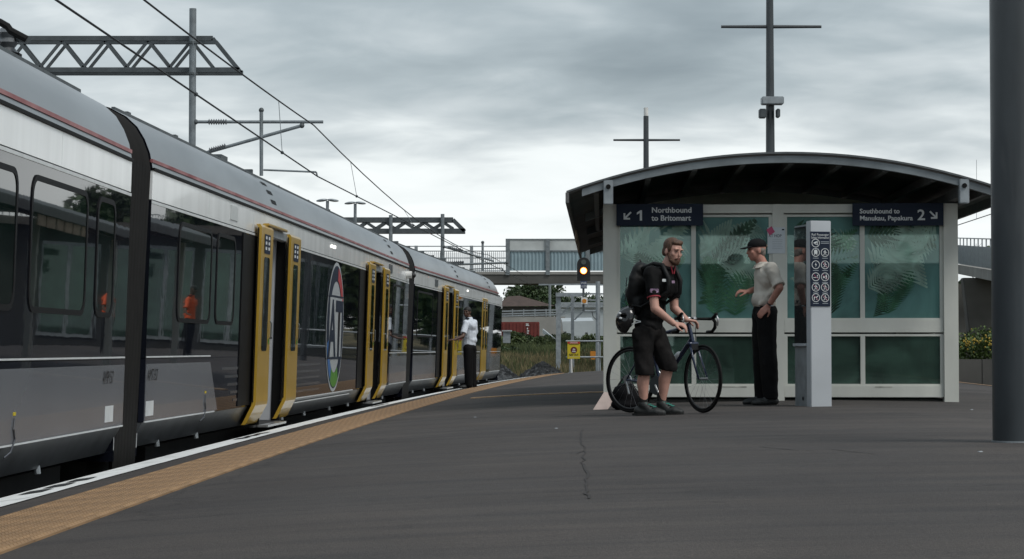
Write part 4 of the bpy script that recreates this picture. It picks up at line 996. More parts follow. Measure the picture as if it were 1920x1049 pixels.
for i, px in enumerate(pxs):
    bb('screen_post', M['mast'], (XB(px)-.13, YBr-.06, zd-.1), (XB(px)+.13, YBr+.14, ZB(448)))
    if i+1 < len(pxs):
        x0, x1 = XB(px)+.13, XB(pxs[i+1])-.13
        bb('screen_rail', M['mast'], (x0, YBr, ZB(450)), (x1, YBr+.1, ZB(448))); bb('screen_rail', M['mast'], (x0, YBr, ZB(472)), (x1, YBr+.1, ZB(469.5)))
        bb('screen_window', M['palewin'], (x0, YBr+.04, ZB(469.5)), (x1, YBr+.07, ZB(450)))
        k = MB(); n = 20; pts = []
        for q in range(n+1):
            xx = x0+(x1-x0)*q/n; d_ = 0 if q % 2 else .05; pts.append((xx, YBr+.03+d_))
        for z in (ZB(508), ZB(472)): k.v += [(a, c, z) for a, c in pts]
        k.f = [(q, q+1, n+2+q, n+1+q) for q in range(n)]; k.build('ribbed_panel', M['bluepanel'], t)
# ramp coming down towards the camera on the right
rp = [Vector((27.0, 130, 5.55)), Vector((24.75, 110, 4.45)), Vector((23.6, 92, 3.4)), Vector((23.2, 78, 2.6))]
for a, c in zip(rp, rp[1:]):
    d = (c-a).normalized(); sd_ = Vector((1, 0, 0))
    k = MB(); k.hexa([a, a+sd_*3, c+sd_*3, c, a+Vector((0, 0, .55)), a+sd_*3+Vector((0, 0, .55)), c+sd_*3+Vector((0, 0, .55)), c+Vector((0, 0, .55))]); k.build('ramp_deck', M['concrete'], t)
    n = max(3, int((c-a).length/2.0))
    for q in range(n):
        e0 = a.lerp(c, q/n)+Vector((-.05, 0, .62)); e1 = a.lerp(c, (q+.96)/n)+Vector((-.05, 0, .62)); up = Vector((0, 0, 1.12)); th = Vector((.06, 0, 0))
        k = MB(); k.hexa([e0, e0+th, e1+th, e1, e0+up, e0+th+up, e1+th+up, e1+up]); k.build('ramp_panel', M['mast'], t)
        k = MB(); k.bar(e0+up, e0+up+Vector((0, 0, .42)), .06); k.build('rail_post', M['galv'], t)
    k = MB(); k.bar(a+Vector((-.02, 0, 2.16)), c+Vector((-.02, 0, 2.16)), .06); k.build('hand_rail', M['galv'], t)
for (x, y, zt2) in ((25.3, 119, 4.9), (24.0, 97, 3.6)):
    k = MB(); k.hexa([(x+.4, y-.4, -.8), (x+2.4, y-.4, -.8), (x+2.4, y+.4, -.8), (x+.4, y+.4, -.8), (x-.2, y-.4, zt2), (x+3.0, y-.4, zt2), (x+3.0, y+.4, zt2), (x-.2, y+.4, zt2)]); k.build('pier', M['dconcrete'], t, bevel=.05)
bb('pier', M['dconcrete'], (-13.2, 130.6, -.8), (-12, 132.6, ZB(532)-.004)); bb('pier', M['dconcrete'], (26.0, 131, -.8), (28.5, 133, ZB(532)-.004))
# ------------------------------------------------------------------ trees, shrubs, grass
def foliage(b, c, r, n, size, q, flat=1.0):
    for _ in range(n):
        d = Vector((q.gauss(0, 1), q.gauss(0, 1), q.gauss(0, 1))); d = d.normalized()*(q.random()**.4)
        p = Vector(c)+Vector((d.x*r[0], d.y*r[1], d.z*r[2])); s = size*q.uniform(.6, 1.3)
        nrm = Vector((q.gauss(0, 1), q.gauss(0, 1), q.gauss(.5, 1))).normalized(); a = nrm.orthogonal().normalized(); a = (Matrix.Rotation(q.uniform(0, 6.28), 3, nrm) @ a); c2_ = nrm.cross(a)
        b.add([p-a*s*.5, p+c2_*s*.28, p+a*s*.5, p-c2_*s*.28], [(0, 1, 2, 3)])
def tree(label, base, h, rx, rz, m, seed, nc=26, nl=170, size=.35, group=None, name='tree', trunk=True, cat='tree'):
    q = random.Random(seed); base = Vector(base); t = thing(name, label, cat, tuple(base), group)
    cc = base+Vector((0, 0, h-rz)); b = MB(); lim = MB()
    lim.tube([base-Vector((0, 0, .2)), base+Vector((.1, 0, (h-rz)*.6)), cc], [h*.03, h*.022, h*.012], 8)
    for k in range(nc):
        d = Vector((q.gauss(0, 1), q.gauss(0, 1), q.gauss(.2, .9))).normalized(); f = q.uniform(.45, .95)
        c = cc+Vector((d.x*rx*f, d.y*rx*f, d.z*rz*f)); cr_ = rx*q.uniform(.22, .4)
        foliage(b, c, (cr_, cr_, cr_*.75), nl, size, q)
        if k % 3 == 0: lim.tube([cc-Vector((0, 0, rz*.3)), cc.lerp(c, .5), c], [h*.012, h*.008, h*.003], 5)
    lim.build('trunk', M['bark'], t); b.build('crown', m, t); return t
def at(px, Y): return (px-960)/F*Y
tree('broad dark green tree behind the brown roof under the footbridge', (at(1000, 250), 250, 1), 8.0, 4.4, 3.0, M['leaf1'], 1, 60, 300, .36)
tree('green tree partly hidden behind the signal under the footbridge', (at(1085, 255), 255, 1), 6.8, 3.8, 2.4, M['leaf1'], 2, 44, 260, .36)
tree('low green tree right of the tree behind the brown roof', (at(1135, 262), 262, 1), 5.6, 4.0, 2.2, M['leaf2'], 3, 30, 180, .4)
for k, (x, y, h, rx) in enumerate([(27.5, 142, 5.0, 2.8), (30.0, 138, 6.0, 3.2), (33.5, 145, 6.5, 3.5), (24.5, 150, 5.2, 3.0)]):
    tree(['dark tree under the footbridge ramp beside the column', 'dark taller tree right behind the footbridge ramp', 'dark tree at the right behind the column', 'dark low tree under the bridge behind the shelter'][k], (x, y, -.8), h, rx, h*.40, M['leaf1'], 20+k, 26, 150, .42, 'dark trees behind the ramp')
tree('leafy tree with yellow green crown at the right behind the ramp railing', (at(1862, 170), 170, -.8), 10.2, 1.5, 1.2, M['leaf2'], 31, 16, 110, .28)
# bare tree above the ramp railing
q = random.Random(5); bx_, by_ = at(1832, 160), 160; t = thing('bare_tree', 'leafless twiggy tree above the ramp railing by the column', 'tree', (bx_, by_, -.8)); b = MB()
b.tube([(bx_, by_, -.8), (bx_, by_, 7.0)], [.16, .07], 7)
def twig(p, d, ln_, r, lv):
    e_ = p+d*ln_; b.tube([p, e_], [r, r*.6], 4, caps=False)
    if lv:
        for _ in range(3): twig(p.lerp(e_, q.uniform(.5, 1)), (d+Vector((q.gauss(0, .5), q.gauss(0, .5), q.gauss(.15, .3)))).normalized(), ln_*.68, r*.6, lv-1)
for _ in range(8): twig(Vector((bx_, by_, q.uniform(5.8, 7.0))), Vector((q.gauss(0, .6), q.gauss(0, .6), 1)).normalized(), 1.15, .03, 3)
b.build('branches', M['bark'], t)
# shrub with yellow flowers and low wall across the second track
t = thing('flowering_shrub', 'green shrub dotted with yellow flowers behind the low wall on the right', 'shrub', (at(1836, 84), 84, -.3)); b = MB(); q = random.Random(8)
for k in range(34): foliage(b, (at(1785+k*3.6, 84)+q.uniform(-.2, .2), 84+q.uniform(-.6, .6), .35+q.uniform(-.3, 1.15)), (.5, .5, .42), 190, .13, q)
M['leaf3'] = mat('leaf_bright', (.05, .10, .02), .6, var=.4, scale=2.5, col2=(.13, .20, .05)); b.build('leaves', M['leaf3'], t); b = MB()
for k in range(60):
    p = P(q.uniform(1800, 1860), q.gauss(642, 8), 83.2+q.uniform(-.2, .2)); b.ell(p, .036*q.uniform(.6, 1.2), n=6)
tag(b.build('flowers', M['flower'], t), kind='stuff')
t = thing('low_wall', 'low grey concrete panel wall beyond the second platform edge', 'wall', (at(1830, 78), 78, -.8))
for k in range(8):
    x = at(1700+k*47, 78); b = MB(); b.box((x, 78, -.8), (x+.90, 78.12, P(1830, 674, 78).z)); b.build('wall_panel', M['dconcrete'], t, bevel=.015)
# bank beyond the platform end
q = random.Random(11)
def bank(x, y):
    s = max(0, min(1, (y-84)/66)); s = s*s*(3-2*s)
    return -.82+1.55*s + .5*max(0, min(1, (y-80)/10)) + .16*math.sin(x*1.3+y*.21)+.12*math.sin(x*.5-y*.37)
b = MB(); nx, ny = 34, 40
for j in range(ny+1):
    for i in range(nx+1):
        x = -16+i*36/nx; y = 80+j*80/ny; b.v.append((x, y, bank(x, y)))
for j in range(ny):
    for i in range(nx): b.f.append((j*(nx+1)+i, j*(nx+1)+i+1, (j+1)*(nx+1)+i+1, (j+1)*(nx+1)+i))
struct(b.build('grassy_bank', M['earth'], smooth=True))
def blades(name, m, n, xr, yr, hr, label, seed):
    q = random.Random(seed); b = MB()
    for _ in range(n):
        y = q.uniform(*yr); x = q.uniform(at(xr[0], y), at(xr[1], y)); z = bank(x, y) if y > 80 else -.8; h = q.uniform(*hr); w_ = q.uniform(.015, .05); lx, ly = q.gauss(0, .22)*h, q.gauss(0, .22)*h; a = q.uniform(0, 3.14)
        dx, dy = math.cos(a)*w_, math.sin(a)*w_
        b.add([(x-dx, y-dy, z-.02), (x+dx, y+dy, z-.02), (x+lx*.5+dx*.6, y+ly*.5+dy*.6, z+h*.6), (x+lx, y+ly, z+h)], [(0, 1, 2, 3)])
    return tag(b.build(name, m), label, 'grass', kind='stuff')
blades('dry_grass', M['dry'], 8000, (925, 1180), (81, 112), (.25, .8), 'tall dry grass on the bank beyond the platform end', 1)
blades('green_grass', M['green_grass'], 20000, (925, 1180), (84, 140), (.25, .65), 'green weeds and grass on the bank behind the dry grass', 2)
for k, (px, Y, h, r_) in enumerate([(962, 128, 1.0, .9), (985, 132, 1.15, 1.0), (1008, 130, 1.0, .9), (1030, 138, .9, .8), (1110, 126, 1.2, 1.0), (952, 118, .9, .8), (1020, 122, .7, .8), (1060, 140, .8, .8), (975, 108, .8, .8), (1000, 104, .7, .8), (1090, 108, .8, .9), (955, 104, .9, .8)]):
    x = at(px, Y); tree(['dark green bush below the red container left end', 'dark green bush below the container lettering', 'dark green bush below the container right end', 'bush beside the pale handrail on the bank',
        'dark bush behind the danger fence near the shelter', 'low bush beside the train cab on the bank', 'low bush on the bank above the gravel heap', 'bush under the pale grey shed wall', 'low bush above the dark gravel heap', 'small bush behind the rounded gravel heap', 'low bush right behind the danger sign', 'small bush right beside the train cab corner'][k], (x, Y, bank(x, Y)-.2), h, r_, h*.5, M['leaf1'] if k % 2 else M['leaf2'], 40+k, 14, 130, .18, 'bushes on the bank', 'bush', cat='bush')
# gravel heaps
def heap(c, rx, ry, h, label, seed):
    q = random.Random(seed); b = MB(); n, m_ = 26, 10
    b.v.append((c[0], c[1], c[2]+h))
    for j in range(1, m_+1):
        for i in range(n):
            f = j/m_; a = 2*math.pi*i/n; k = 1+q.uniform(-.07, .07)
            b.v.append((c[0]+rx*f*k*math.cos(a), c[1]+ry*f*k*math.sin(a), c[2]+h*(1-f)**.85*(1+q.uniform(-.06, .06)) + (0 if j == m_ else q.uniform(-.03, .03))))
    for i in range(n): b.f.append((0, 1+i, 1+(i+1) % n))
    for j in range(m_-1):
        for i in range(n): b.f.append((1+j*n+i, 1+(j+1)*n+i, 1+(j+1)*n+(i+1) % n, 1+j*n+(i+1) % n))
    t = thing('gravel_heap', label, 'gravel', c, 'gravel heaps'); b.build('gravel', M['heap'], t)
    st = MB()
    for _ in range(420):
        f = q.random()**.6; a = q.uniform(0, 6.28); s = q.uniform(.03, .08); p = Vector((c[0]+rx*f*math.cos(a), c[1]+ry*f*math.sin(a), c[2]+h*(1-f)**.85))
        st.hexa([p+Vector((s*(dx+q.uniform(-.3, .3)), s*(dy+q.uniform(-.3, .3)), s*dz)) for dz in (-1, .7) for dx, dy in ((-1, -1), (1, -1), (1, 1), (-1, 1))])
    tag(st.build('loose_stones', M['heap'], t), kind='stuff')
heap((at(1018, 79), 79, -.35), 1.15, 1.6, .80, 'rounded gravel heap just beyond the platform end', 3)
heap((at(940, 74), 74.5, -.75), 1.35, 3.0, 1.12, 'dark gravel heap beside the cab end of the train', 4)
heap((at(905, 84), 84, -.75), 2.2, 3.0, 1.0, 'gravel heap half hidden behind the train cab', 5)
# ------------------------------------------------------------------ gantry frame, signal, fence, signs at the platform end
YF = 85.0
t = thing('signal_frame', 'galvanised steel portal frame standing beyond the platform end', 'frame', (at(1047, YF), YF, -.3))
def gb(n, a, c, w_, dy=0): k = MB(); k.bar(P(*a, YF+dy), P(*c, YF+dy), w_); k.build(n, M['galv'], t)
gb('upright', (1047, 551), (1047, 700), .19); gb('upright', (1073.5, 553), (1073.5, 700), .13, 1.2); gb('upright', (1121, 530), (1121, 700), .16, -.4)
gb('beam', (1042, 553), (1094, 553), .15, -.2); gb('brace', (1050, 593), (1080, 561), .06, .1); gb('brace', (1077, 600), (1098, 580), .06, .9)
for y_ in (534, 551, 563, 571): gb('cross_rail', (1095, y_), (1175, y_+1), .06, .5)
gb('cross_rail', (1010, 534), (1120, 533.5), .06, .3)
gb('upright', (1175, 530), (1175, 700), .16, .3)
YSg = 72.0
p = P(1094, 515, YSg); t = thing('railway_signal', 'black colour-light signal showing one orange light above the platform end', 'signal', (at(1121, YSg+.3), YSg, ground(2.9, 69)))
c = P(1094.3, 505, YSg); pts = []
hw, z0_, z1_ = 12.4/F*YSg, P(0, 527, YSg).z, P(0, 483, YSg).z
pts = [(-hw, z0_), (hw, z0_), (hw, z1_-hw)]+[(hw*math.cos(R(a)), z1_-hw+hw*math.sin(R(a))) for a in range(15, 180, 15)]+[(-hw, z1_-hw)]
b = MB(); n = len(pts); b.v = [(c.x+x, YSg, z) for x, z in pts]+[(c.x+x, YSg+.12, z) for x, z in pts]; b.f = [tuple(range(n)), tuple(range(2*n-1, n-1, -1))]+[(k, (k+1) % n, n+(k+1) % n, n+k) for k in range(n)]
hd = b.build('signal_head', M['black'], t)
lamp = emit('signal_orange', (1, .50, .16), 9.0); halom = emit('signal_orange_halo', (1, .22, .02), 1.2)
lc = P(1094.2, 508, YSg-.02); b = MB(); b.tube([lc, lc-Vector((0, .03, 0))], .088, 20); b.build('signal_lens', lamp, hd)
b = MB(); b.tube([lc+Vector((0, .012, 0)), lc-Vector((0, .012, 0))], .118, 20); b.build('lens_halo', halom, hd)  # glowing ring put in as the orange halo around the lamp
b = MB(); b.tube([lc+Vector((0, .02, 0)), lc-Vector((0, .09, 0))], .128, 20, caps=False); b.build('lens_hood', M['black'], hd, smooth=True)
b = MB(); dk = P(1094.2, 492, YSg-.02); b.tube([dk, dk-Vector((0, .03, 0))], .085, 18); b.build('signal_lens', M['tr_glass'], hd)
def sgb(n, m, x0, y0, x1, y1, d0=-.02, d1=.05, bev=0): a, e_ = P(x0, y1, YSg), P(x1, y0, YSg); k = MB(); k.box((a.x, YSg+d0, a.z), (e_.x, YSg+d1, e_.z)); return k.build(n, m, t, bevel=bev)
M['id_blue'] = mat('plate_blue', (.02, .03, .09), .4, var=0)
pl = sgb('number_plate', M['id_blue'], 1088.5, 527.3, 1100.5, 541.5)
for tx, y_ in (('WIR', 533.5), ('1039', 539.8)): text('lettering', tx, 6.6/F*YSg, P(1094.5, y_, YSg-.0245), (1, 0, 0), (0, 0, 1), M['sign_white'], pl, 'CENTER', sx=.85)
sgb('mast', M['gantry'], 1092, 541.6, 1096, 584, 0, .08)
bx2 = sgb('shunt_signal', M['pole_white'], 1089.5, 558.5, 1101.5, 571, -.06, -.002, .01)
b = MB(); lc = P(1095.5, 564.8, YSg-.062); b.tube([lc, lc-Vector((0, .012, 0))], .075, 16); b.build('shunt_lens', M['orange_box'], bx2)
b = MB(); b.tube([P(1094, 584, YSg+.04), P(1121, 584, YSg+.04)], .03, 8); b.build('bracket_arm', M['galv'], t)
b = MB(); b.tube([P(1110, 585, YSg), P(1112, 594, YSg), P(1117, 599, YSg), P(1121, 600, YSg)], .014, 6); b.build('cable', M['wire'], t)
b = MB(); pz = P(1121, 528, YSg+.04); b.tube([(pz.x, pz.y, .1), pz], .075, 12); b.build('post', M['galv'], t)
YFn = 69.4
t = thing('platform_end_fence', 'galvanised pipe rail fence closing the platform end', 'fence', (at(1090, YFn), YFn, .2))
for y_ in (640, 670, 700.5):
    b = MB(); b.tube([P(1061 if y_ < 690 else 1065, y_, YFn), P(1300, y_, YFn)], .028, 8); b.build('rail', M['galv'], t)
for x_ in (1069, 1125, 1210, 1298):
    b = MB(); a = P(x_, 640, YFn); b.tube([(a.x, YFn+.06, ground(a.x, YFn)), (a.x, YFn+.06, a.z)], .03, 8); b.build('post', M['galv'], t)
t = thing('danger_sign', 'yellow danger keep out sign with red top on the platform end fence', 'sign', tuple(P(1076, 673, YFn-.08)))
def dz_(n, m, x0, y0, x1, y1, d, parent=t): a, e_ = P(x0, y1, YFn-.08), P(x1, y0, YFn-.08); k = MB(); k.box((a.x, YFn-.08-d, a.z), (e_.x, YFn-.08-d+.008, e_.z)); return k.build(n, m, parent)
pb = dz_('sign_plate', M['danger_y'], 1064, 641, 1087.5, 673, 0); dz_('red_header', M['danger_r'], 1064.5, 641.3, 1087.2, 644.8, .009, pb)
text('lettering', 'DANGER', 4.3/F*YFn, P(1075.8, 644.3, YFn-.08-.0105), (1, 0, 0), (0, 0, 1), M['sign_white'], pb, 'CENTER', sx=.85)
text('lettering', 'KEEP OUT', 4.6/F*YFn, P(1075.8, 667, YFn-.08-.0105), (1, 0, 0), (0, 0, 1), M['black'], pb, 'CENTER', sx=.85, bold=.002)
dz_('print_line', M['black'], 1067, 646.2, 1085, 647.2, .001, pb); dz_('print_line', M['grey_txt'], 1067, 669, 1085, 669.6, .001, pb)
cd_ = P(1076, 656.8, YFn-.083); b = MB(); b.disc(lambda a, z, d: Vector((cd_.x+a, YFn-.0835, cd_.z+z)), (0, 0), 6.2/F*YFn, 20); b.build('warning_disc', M['maroon'], pb)
b = MB(); s_ = 1/F*YFn
for pg_ in ([(-3.5, -3.6), (3.5, -3.6), (3.5, -2.3), (-3.5, -2.3)], [(-2.5, -.6), (-1, -1.2), (0, 2.8), (-1.2, 3)], [(1, -.8), (2.6, -.4), (2, 2.6), (.8, 2.4)]):
    b.poly([Vector((cd_.x+x*s_, YFn-.086, cd_.z+z*s_)) for x, z in pg_])
b.build('warning_figure', M['sign_white'], pb)
b = MB(); b.tube([P(1071, 672.5, YFn-.05), P(1072, 702, YFn-.05)], .028, 8); b.build('sign_post', M['pole_white'], t)
a, e_ = P(1106.5, 669, YF-.6), P(1117, 659, YF-.6); t = thing('orange_box', 'small orange equipment box hung on the frame post behind the fence', 'box', (a.x, a.y, a.z))
b = MB(); b.box((a.x, a.y, a.z), (e_.x, a.y+.12, e_.z)); b.build('case', M['orange_box'], t, bevel=.015)
a2 = P(1108.5, 674.5, YF-.6); b = MB(); b.box((a2.x, a2.y, a2.z), (e_.x-.02, a2.y+.1, a.z-.003)); b.build('case_foot', M['orange_box'], t)
# ------------------------------------------------------------------ things beyond
def wallbox(name, label, cat, m, x0, y0, x1, y1, Y, dep, zb=None, part='wall'):
    a, e_ = P(x0, y1, Y), P(x1, y0, Y); t = thing(name, label, cat, ((a.x+e_.x)/2, Y, a.z)); b = MB(); b.box((a.x, Y, a.z if zb is None else zb), (e_.x, Y+dep, e_.z)); b.build(part, m, t); return t, a, e_
t, a, e_ = wallbox('shipping_container', 'red shipping container with white lettering above the bank', 'container', M['rust'], 930, 604, 1011, 640, 172, 2.4, part='container_shell')
b = MB(); x = a.x
while x < e_.x: b.box((x, 171.95, a.z), (x+.14, 171.999, e_.z-.08)); x += .28
b.build('corrugation', M['rust'], t)
for (x0, y0, x1, y1) in ((986, 607, 991, 609), (986, 610, 992, 611.5), (988, 615, 990, 618), (988, 620, 992, 622), (988, 624, 991, 626)):
    k = P(x0, y1, 171.9); l_ = P(x1, y0, 171.9); b = MB(); b.box((k.x, 171.92, k.z), (l_.x, 171.945, l_.z)); b.build('white_marking', M['sign_white'], t)
t, a, e_ = wallbox('road_wall', 'long stained concrete parapet wall of the road above the container', 'wall', M['concrete'], 900, 594, 1060, 606, 190, .5, zb=1.5)
for x_ in range(940, 1060, 21):
    k = P(x_, 594, 190); l_ = P(x_, 580, 190); b = MB(); b.bar(k, l_, .10); b.build('rail_post', M['galv'], t)
for y_ in (582, 587, 591): b = MB(); b.bar(P(900, y_+3, 190), P(1060, y_-1, 190), .07, .11); b.build('guard_rail', M['galv'], t)
t = thing('house', 'house with brown hipped roof in front of the trees', 'house', (at(990, 215), 215, 3)); b = MB(); r0 = [P(930, 575, 212), P(1042, 574, 212), P(1042, 574, 224), P(930, 575, 224)]; r1 = [P(952, 556, 216), P(975, 555, 216), P(975, 555, 220), P(952, 556, 220)]
b.v = [tuple(p) for p in r0+r1]; b.f = [(0, 1, 5, 4), (1, 2, 6, 5), (2, 3, 7, 6), (3, 0, 4, 7), (4, 5, 6, 7), (3, 2, 1, 0)]; b.build('roof', M['brown_roof'], t)
b = MB(); b.box((r0[0].x+.4, 213, 1.0), (r0[1].x-.4, 222, r0[0].z-.01)); b.build('wall', M['dconcrete'], t)
t, a, e_ = wallbox('wide_shed', 'wide pale green grey industrial building behind the portal frame', 'building', M['shed'], 1048, 577, 1300, 605, 205, 8, zb=1.0)
b = MB(); b.box((a.x-.2, 204.6, e_.z), (e_.x+.2, 213.5, e_.z+.5)); b.build('roof', M['galv'], t)
t = thing('pale_canopy_roof', 'pale sloping metal roof with cut corner behind the portal frame', 'roof', (at(1090, 160), 160, 1.5)); pr = [(1054, 603), (1113, 602), (1113, 615), (1104, 624), (1056, 622)]
b = MB(); n = 5; b.v = [tuple(P(x, y, 160)) for x, y in pr]+[tuple(P(x, y, 160)+Vector((0, 4, .3))) for x, y in pr]; b.f = [tuple(range(5)), (9, 8, 7, 6, 5)]+[(k, (k+1) % 5, 5+(k+1) % 5, 5+k) for k in range(5)]; b.build('roof_sheet', M['shed'], t)
for x_ in (1060, 1100): b = MB(); p_ = P(x_, 618, 161); b.bar((p_.x, 161.5, 0), (p_.x, 161.5, p_.z), .2); b.build('post', M['galv'], t)
t = thing('utility_pole', 'grey utility pole before the trees beyond the road', 'pole', (at(1031, 200), 200, 2)); b = MB(); b.tube([(at(1031, 200), 200, 1), (at(1031, 200), 200, P(0, 530, 200).z)], .12, 8); b.build('shaft', M['mast'], t)
t = thing('bank_handrail', 'pale grey sloping handrail on the bank right of the container', 'handrail', (at(1030, 140), 140, 1.2))
for d_ in (0, 3, 6):
    b = MB(); b.bar(P(1018, 618+d_, 140), P(1043, 638+d_, 136), .07); b.build('rail', M['shed'], t)
t = thing('relay_hut', 'small pale metal hut beside the train cab under the container', 'hut', (at(952, 115), 115, 1.0))
a, e_ = P(943, 640, 115), P(957, 622, 115); b = MB(); b.box((a.x, 115, a.z-.1), (e_.x, 116, e_.z)); b.build('wall', M['galv'], t)
b = MB(); b.box((a.x-.06, 114.9, e_.z+.003), (e_.x+.08, 116.1, e_.z+.07)); b.build('roof', M['shed'], t)
# station building and trees beyond the platform end, hidden by the shelter but mirrored in the train
M['clad'] = mat('dark_cladding', (.035, .037, .036), .6, var=.2, scale=2)
def building(label, x0, y0, x1, y1, h, left=True):
    t = thing('station_building', label, 'building', ((x0+x1)/2, (y0+y1)/2, -.8), 'station buildings')
    b = MB(); b.box((x0, y0, -.8), (x1, y1, h)); b.build('wall', M['clad'], t); b = MB(); b.box((x0-.6, y0-.7, h+.003), (x1+.6, y1+.6, h+.28)); b.build('roof', M['roof_dark'], t)
    def win(n, T, w_):
        for k in range(n):
            a = .5+k*w_; fr = MB(); fr.fbox(T, (a, .004, .5), (a+w_-.35, .05, h-.5)); f_ = fr.build('window', M['galv'], t)
            for j in (0, 1):
                c_ = a+.1+j*(w_-.35)/2; pn = MB(); pn.fbox(T, (c_, .052, .62), (c_+(w_-.35)/2-.16, .06, h-.62)); pn.build('pane', M['sglass_low'], f_)
    win(int((y1-y0)/2.4), lambda a, n, z: Vector((x0-n, y0+a, z)), 2.4); win(int((x1-x0)/2.4), lambda a, n, z: Vector((x0+a, y0-n, z)), 2.4)
building('dark clad station building seen only faintly through the shelter glass', 7.6, 74, 14.2, 86, 4.3)
building('dark clad station building out of view beyond the second track', 20.5, 44, 29, 70, 4.2)
for k, (x, y, h) in enumerate([(9.6, 96, 8.0), (12.0, 100, 8.4), (15.5, 96, 8.2), (16.6, 102, 8.8), (13.0, 108, 8.0), (10.5, 112, 8.6), (7.3, 95, 7.4), (6.0, 88, 5.8), (6.9, 101, 6.4), (25, 76, 10.5), (31, 72, 11), (33, 58, 12), (31, 44, 11), (25, 38, 10), (33, 34, 12)]):
    tree(['tree behind the shelter left half', 'tree behind the shelter middle', 'tree behind the shelter right half', 'taller tree behind the right half of the shelter', 'tree farther back behind the shelter right half', 'tall tree far behind the shelter middle', 'low tree far behind the shelter left', 'small tree behind the shelter left corner', 'small tree farther behind the shelter left corner',
          'round tree out of view beyond the second building', 'tall tree out of view behind the second building', 'broad tall tree out of view behind the second building', 'tall tree out of view at the far right', 'tree out of view at the near end of the second building', 'largest tree out of view at the far right'][k],
         (x, y, -.8), h, h*.34, h*.38, M['leaf2'] if k % 2 else M['leaf1'], 60+k, 24, 110, .5, 'trees beyond the platform')
# unseen hall, tower and canopy added behind the camera for dark reflections in the shelter glass
building('dark clad hall out of view behind the camera, added for the shelter glass to mirror', 1.5, -34, 16, -24, 3.6)
t = thing('unseen_tower', 'dark tower out of view behind the camera, added for the shelter glass to mirror', 'building', (-6, -30, -.8), 'station buildings')
b = MB(); b.box((-9, -34, -.8), (-4.5, -27, 7.0)); b.build('wall', M['clad'], t); b = MB(); b.box((-9.4, -34.4, 7.003), (-4.1, -26.6, 7.3)); b.build('roof', M['roof_dark'], t)
t = thing('unseen_canopy', 'flat canopy out of view behind the camera, added as a dark band in the glass reflection', 'canopy', (5.5, -8, .3))
b = MB(); b.box((1.2, -13, 4.3), (10.5, -4.5, 4.5)); b.build('roof', M['roof_dark'], t)
for x in (2.2, 9.4):
    for y in (-12, -5.5): b = MB(); b.tube([(x, y, .2), (x, y, 4.3)], .12, 14); b.build('post', M['pole'], t)
# ------------------------------------------------------------------ people
M['skin'] = mat('skin_fair', (.50, .275, .215), .55, var=.10, scale=14, bump=.05, bscale=90)
M['skin2'] = mat('skin_ruddy', (.42, .20, .15), .55, var=.12, scale=14, bump=.05, bscale=90)
M['skin3'] = mat('skin_brown', (.095, .05, .034), .5, var=.1, scale=14)
M['hair_b'] = mat('hair_brown', (.075, .036, .018), .6, var=.45, scale=60, bump=.5, bscale=120, stretch=(1, 1, .3))
M['beard'] = mat('beard_brown', (.085, .040, .022), .7, var=.4, scale=90, bump=.6, bscale=160)
M['hair_k'] = mat('hair_black', (.010, .008, .007), .6, var=.3, scale=60, bump=.5, bscale=120)
M['hair_g'] = mat('hair_grey', (.20, .17, .15), .7, var=.3, scale=60, bump=.4, bscale=120)
M['polo'] = mat('black_polo', (.0075, .0075, .008), .75, spec=.12, var=.35, scale=5, bump=.55, bscale=13)
M['polo_red'] = mat('red_trim', (.30, .02, .035), .7, var=.1)
M['patch'] = mat('sleeve_patch', (.30, .20, .30), .6, var=.3, scale=40)
M['shorts'] = mat('dark_check_shorts', (.012, .011, .011), .8, spec=.12, var=.5, scale=9, bump=.5, bscale=16)
M['shoe'] = mat('dark_shoe', (.016, .018, .018), .6, var=.3, bump=.2, bscale=60)
M['lace'] = mat('teal_lace', (.03, .20, .16), .6)
M['sock'] = mat('black_sock', (.008, .008, .008), .9)
M['greyshirt'] = mat('pale_grey_shirt', (.50, .465, .41), .8, var=.12, scale=6, bump=.9, bscale=11)
M['blacktrs'] = mat('black_trousers', (.0075, .0075, .008), .75, spec=.12, var=.3, scale=5, bump=.6, bscale=9, stretch=(1, 1, .5))
M['whiteshirt'] = mat('white_blue_shirt', (.62, .67, .74), .75, var=.08, scale=6, bump=.8, bscale=11)
M['cap'] = mat('black_cap', (.009, .009, .010), .75, spec=.12, var=.2, bump=.2)
M['hivis'] = mat('hi_vis_orange', (.75, .10, .02), .6, var=.1)
M['eye'] = mat('eye_dark', (.012, .009, .008), .2, var=0); M['lip'] = mat('lip', (.25, .085, .075), .5, var=.05)
def vec(*a): return Vector(a)
def frame(f, up=Vector((0, 0, 1))):
    f = f.normalized(); r = f.cross(up).normalized(); u = r.cross(f).normalized(); return r, f, u
def rotm(r, f, u): return Matrix((r, f, u)).transposed()
def head(b, c, f, tilt_up=Vector((0, 0, 1)), s=1.0):
    r, f, u = frame(f, tilt_up); m = rotm(r, f, u); at_ = lambda x, y, z: c + r*x*s + f*y*s + u*z*s
    b.ell(at_(0, -.012, .025), (.077*s, .098*s, .092*s), m, 18); b.ell(at_(0, .022, -.035), (.062*s, .070*s, .080*s), m, 16)
    b.ell(at_(0, .050, -.085), (.034*s, .032*s, .026*s), m); b.cap(at_(0, .088, .016), at_(0, .103, -.026), .007*s, .0115*s)
    for x in (-1, 1):
        b.ell(at_(x*.077, -.012, -.01), (.010*s, .022*s, .032*s), m); b.ell(at_(x*.034, .082, .032), (.026*s, .014*s, .009*s), m); b.ell(at_(x*.040, .058, -.02), (.026*s, .022*s, .026*s), m)
    b.ell(at_(0, .086, -.058), (.024*s, .012*s, .012*s), m)
    return at_, m
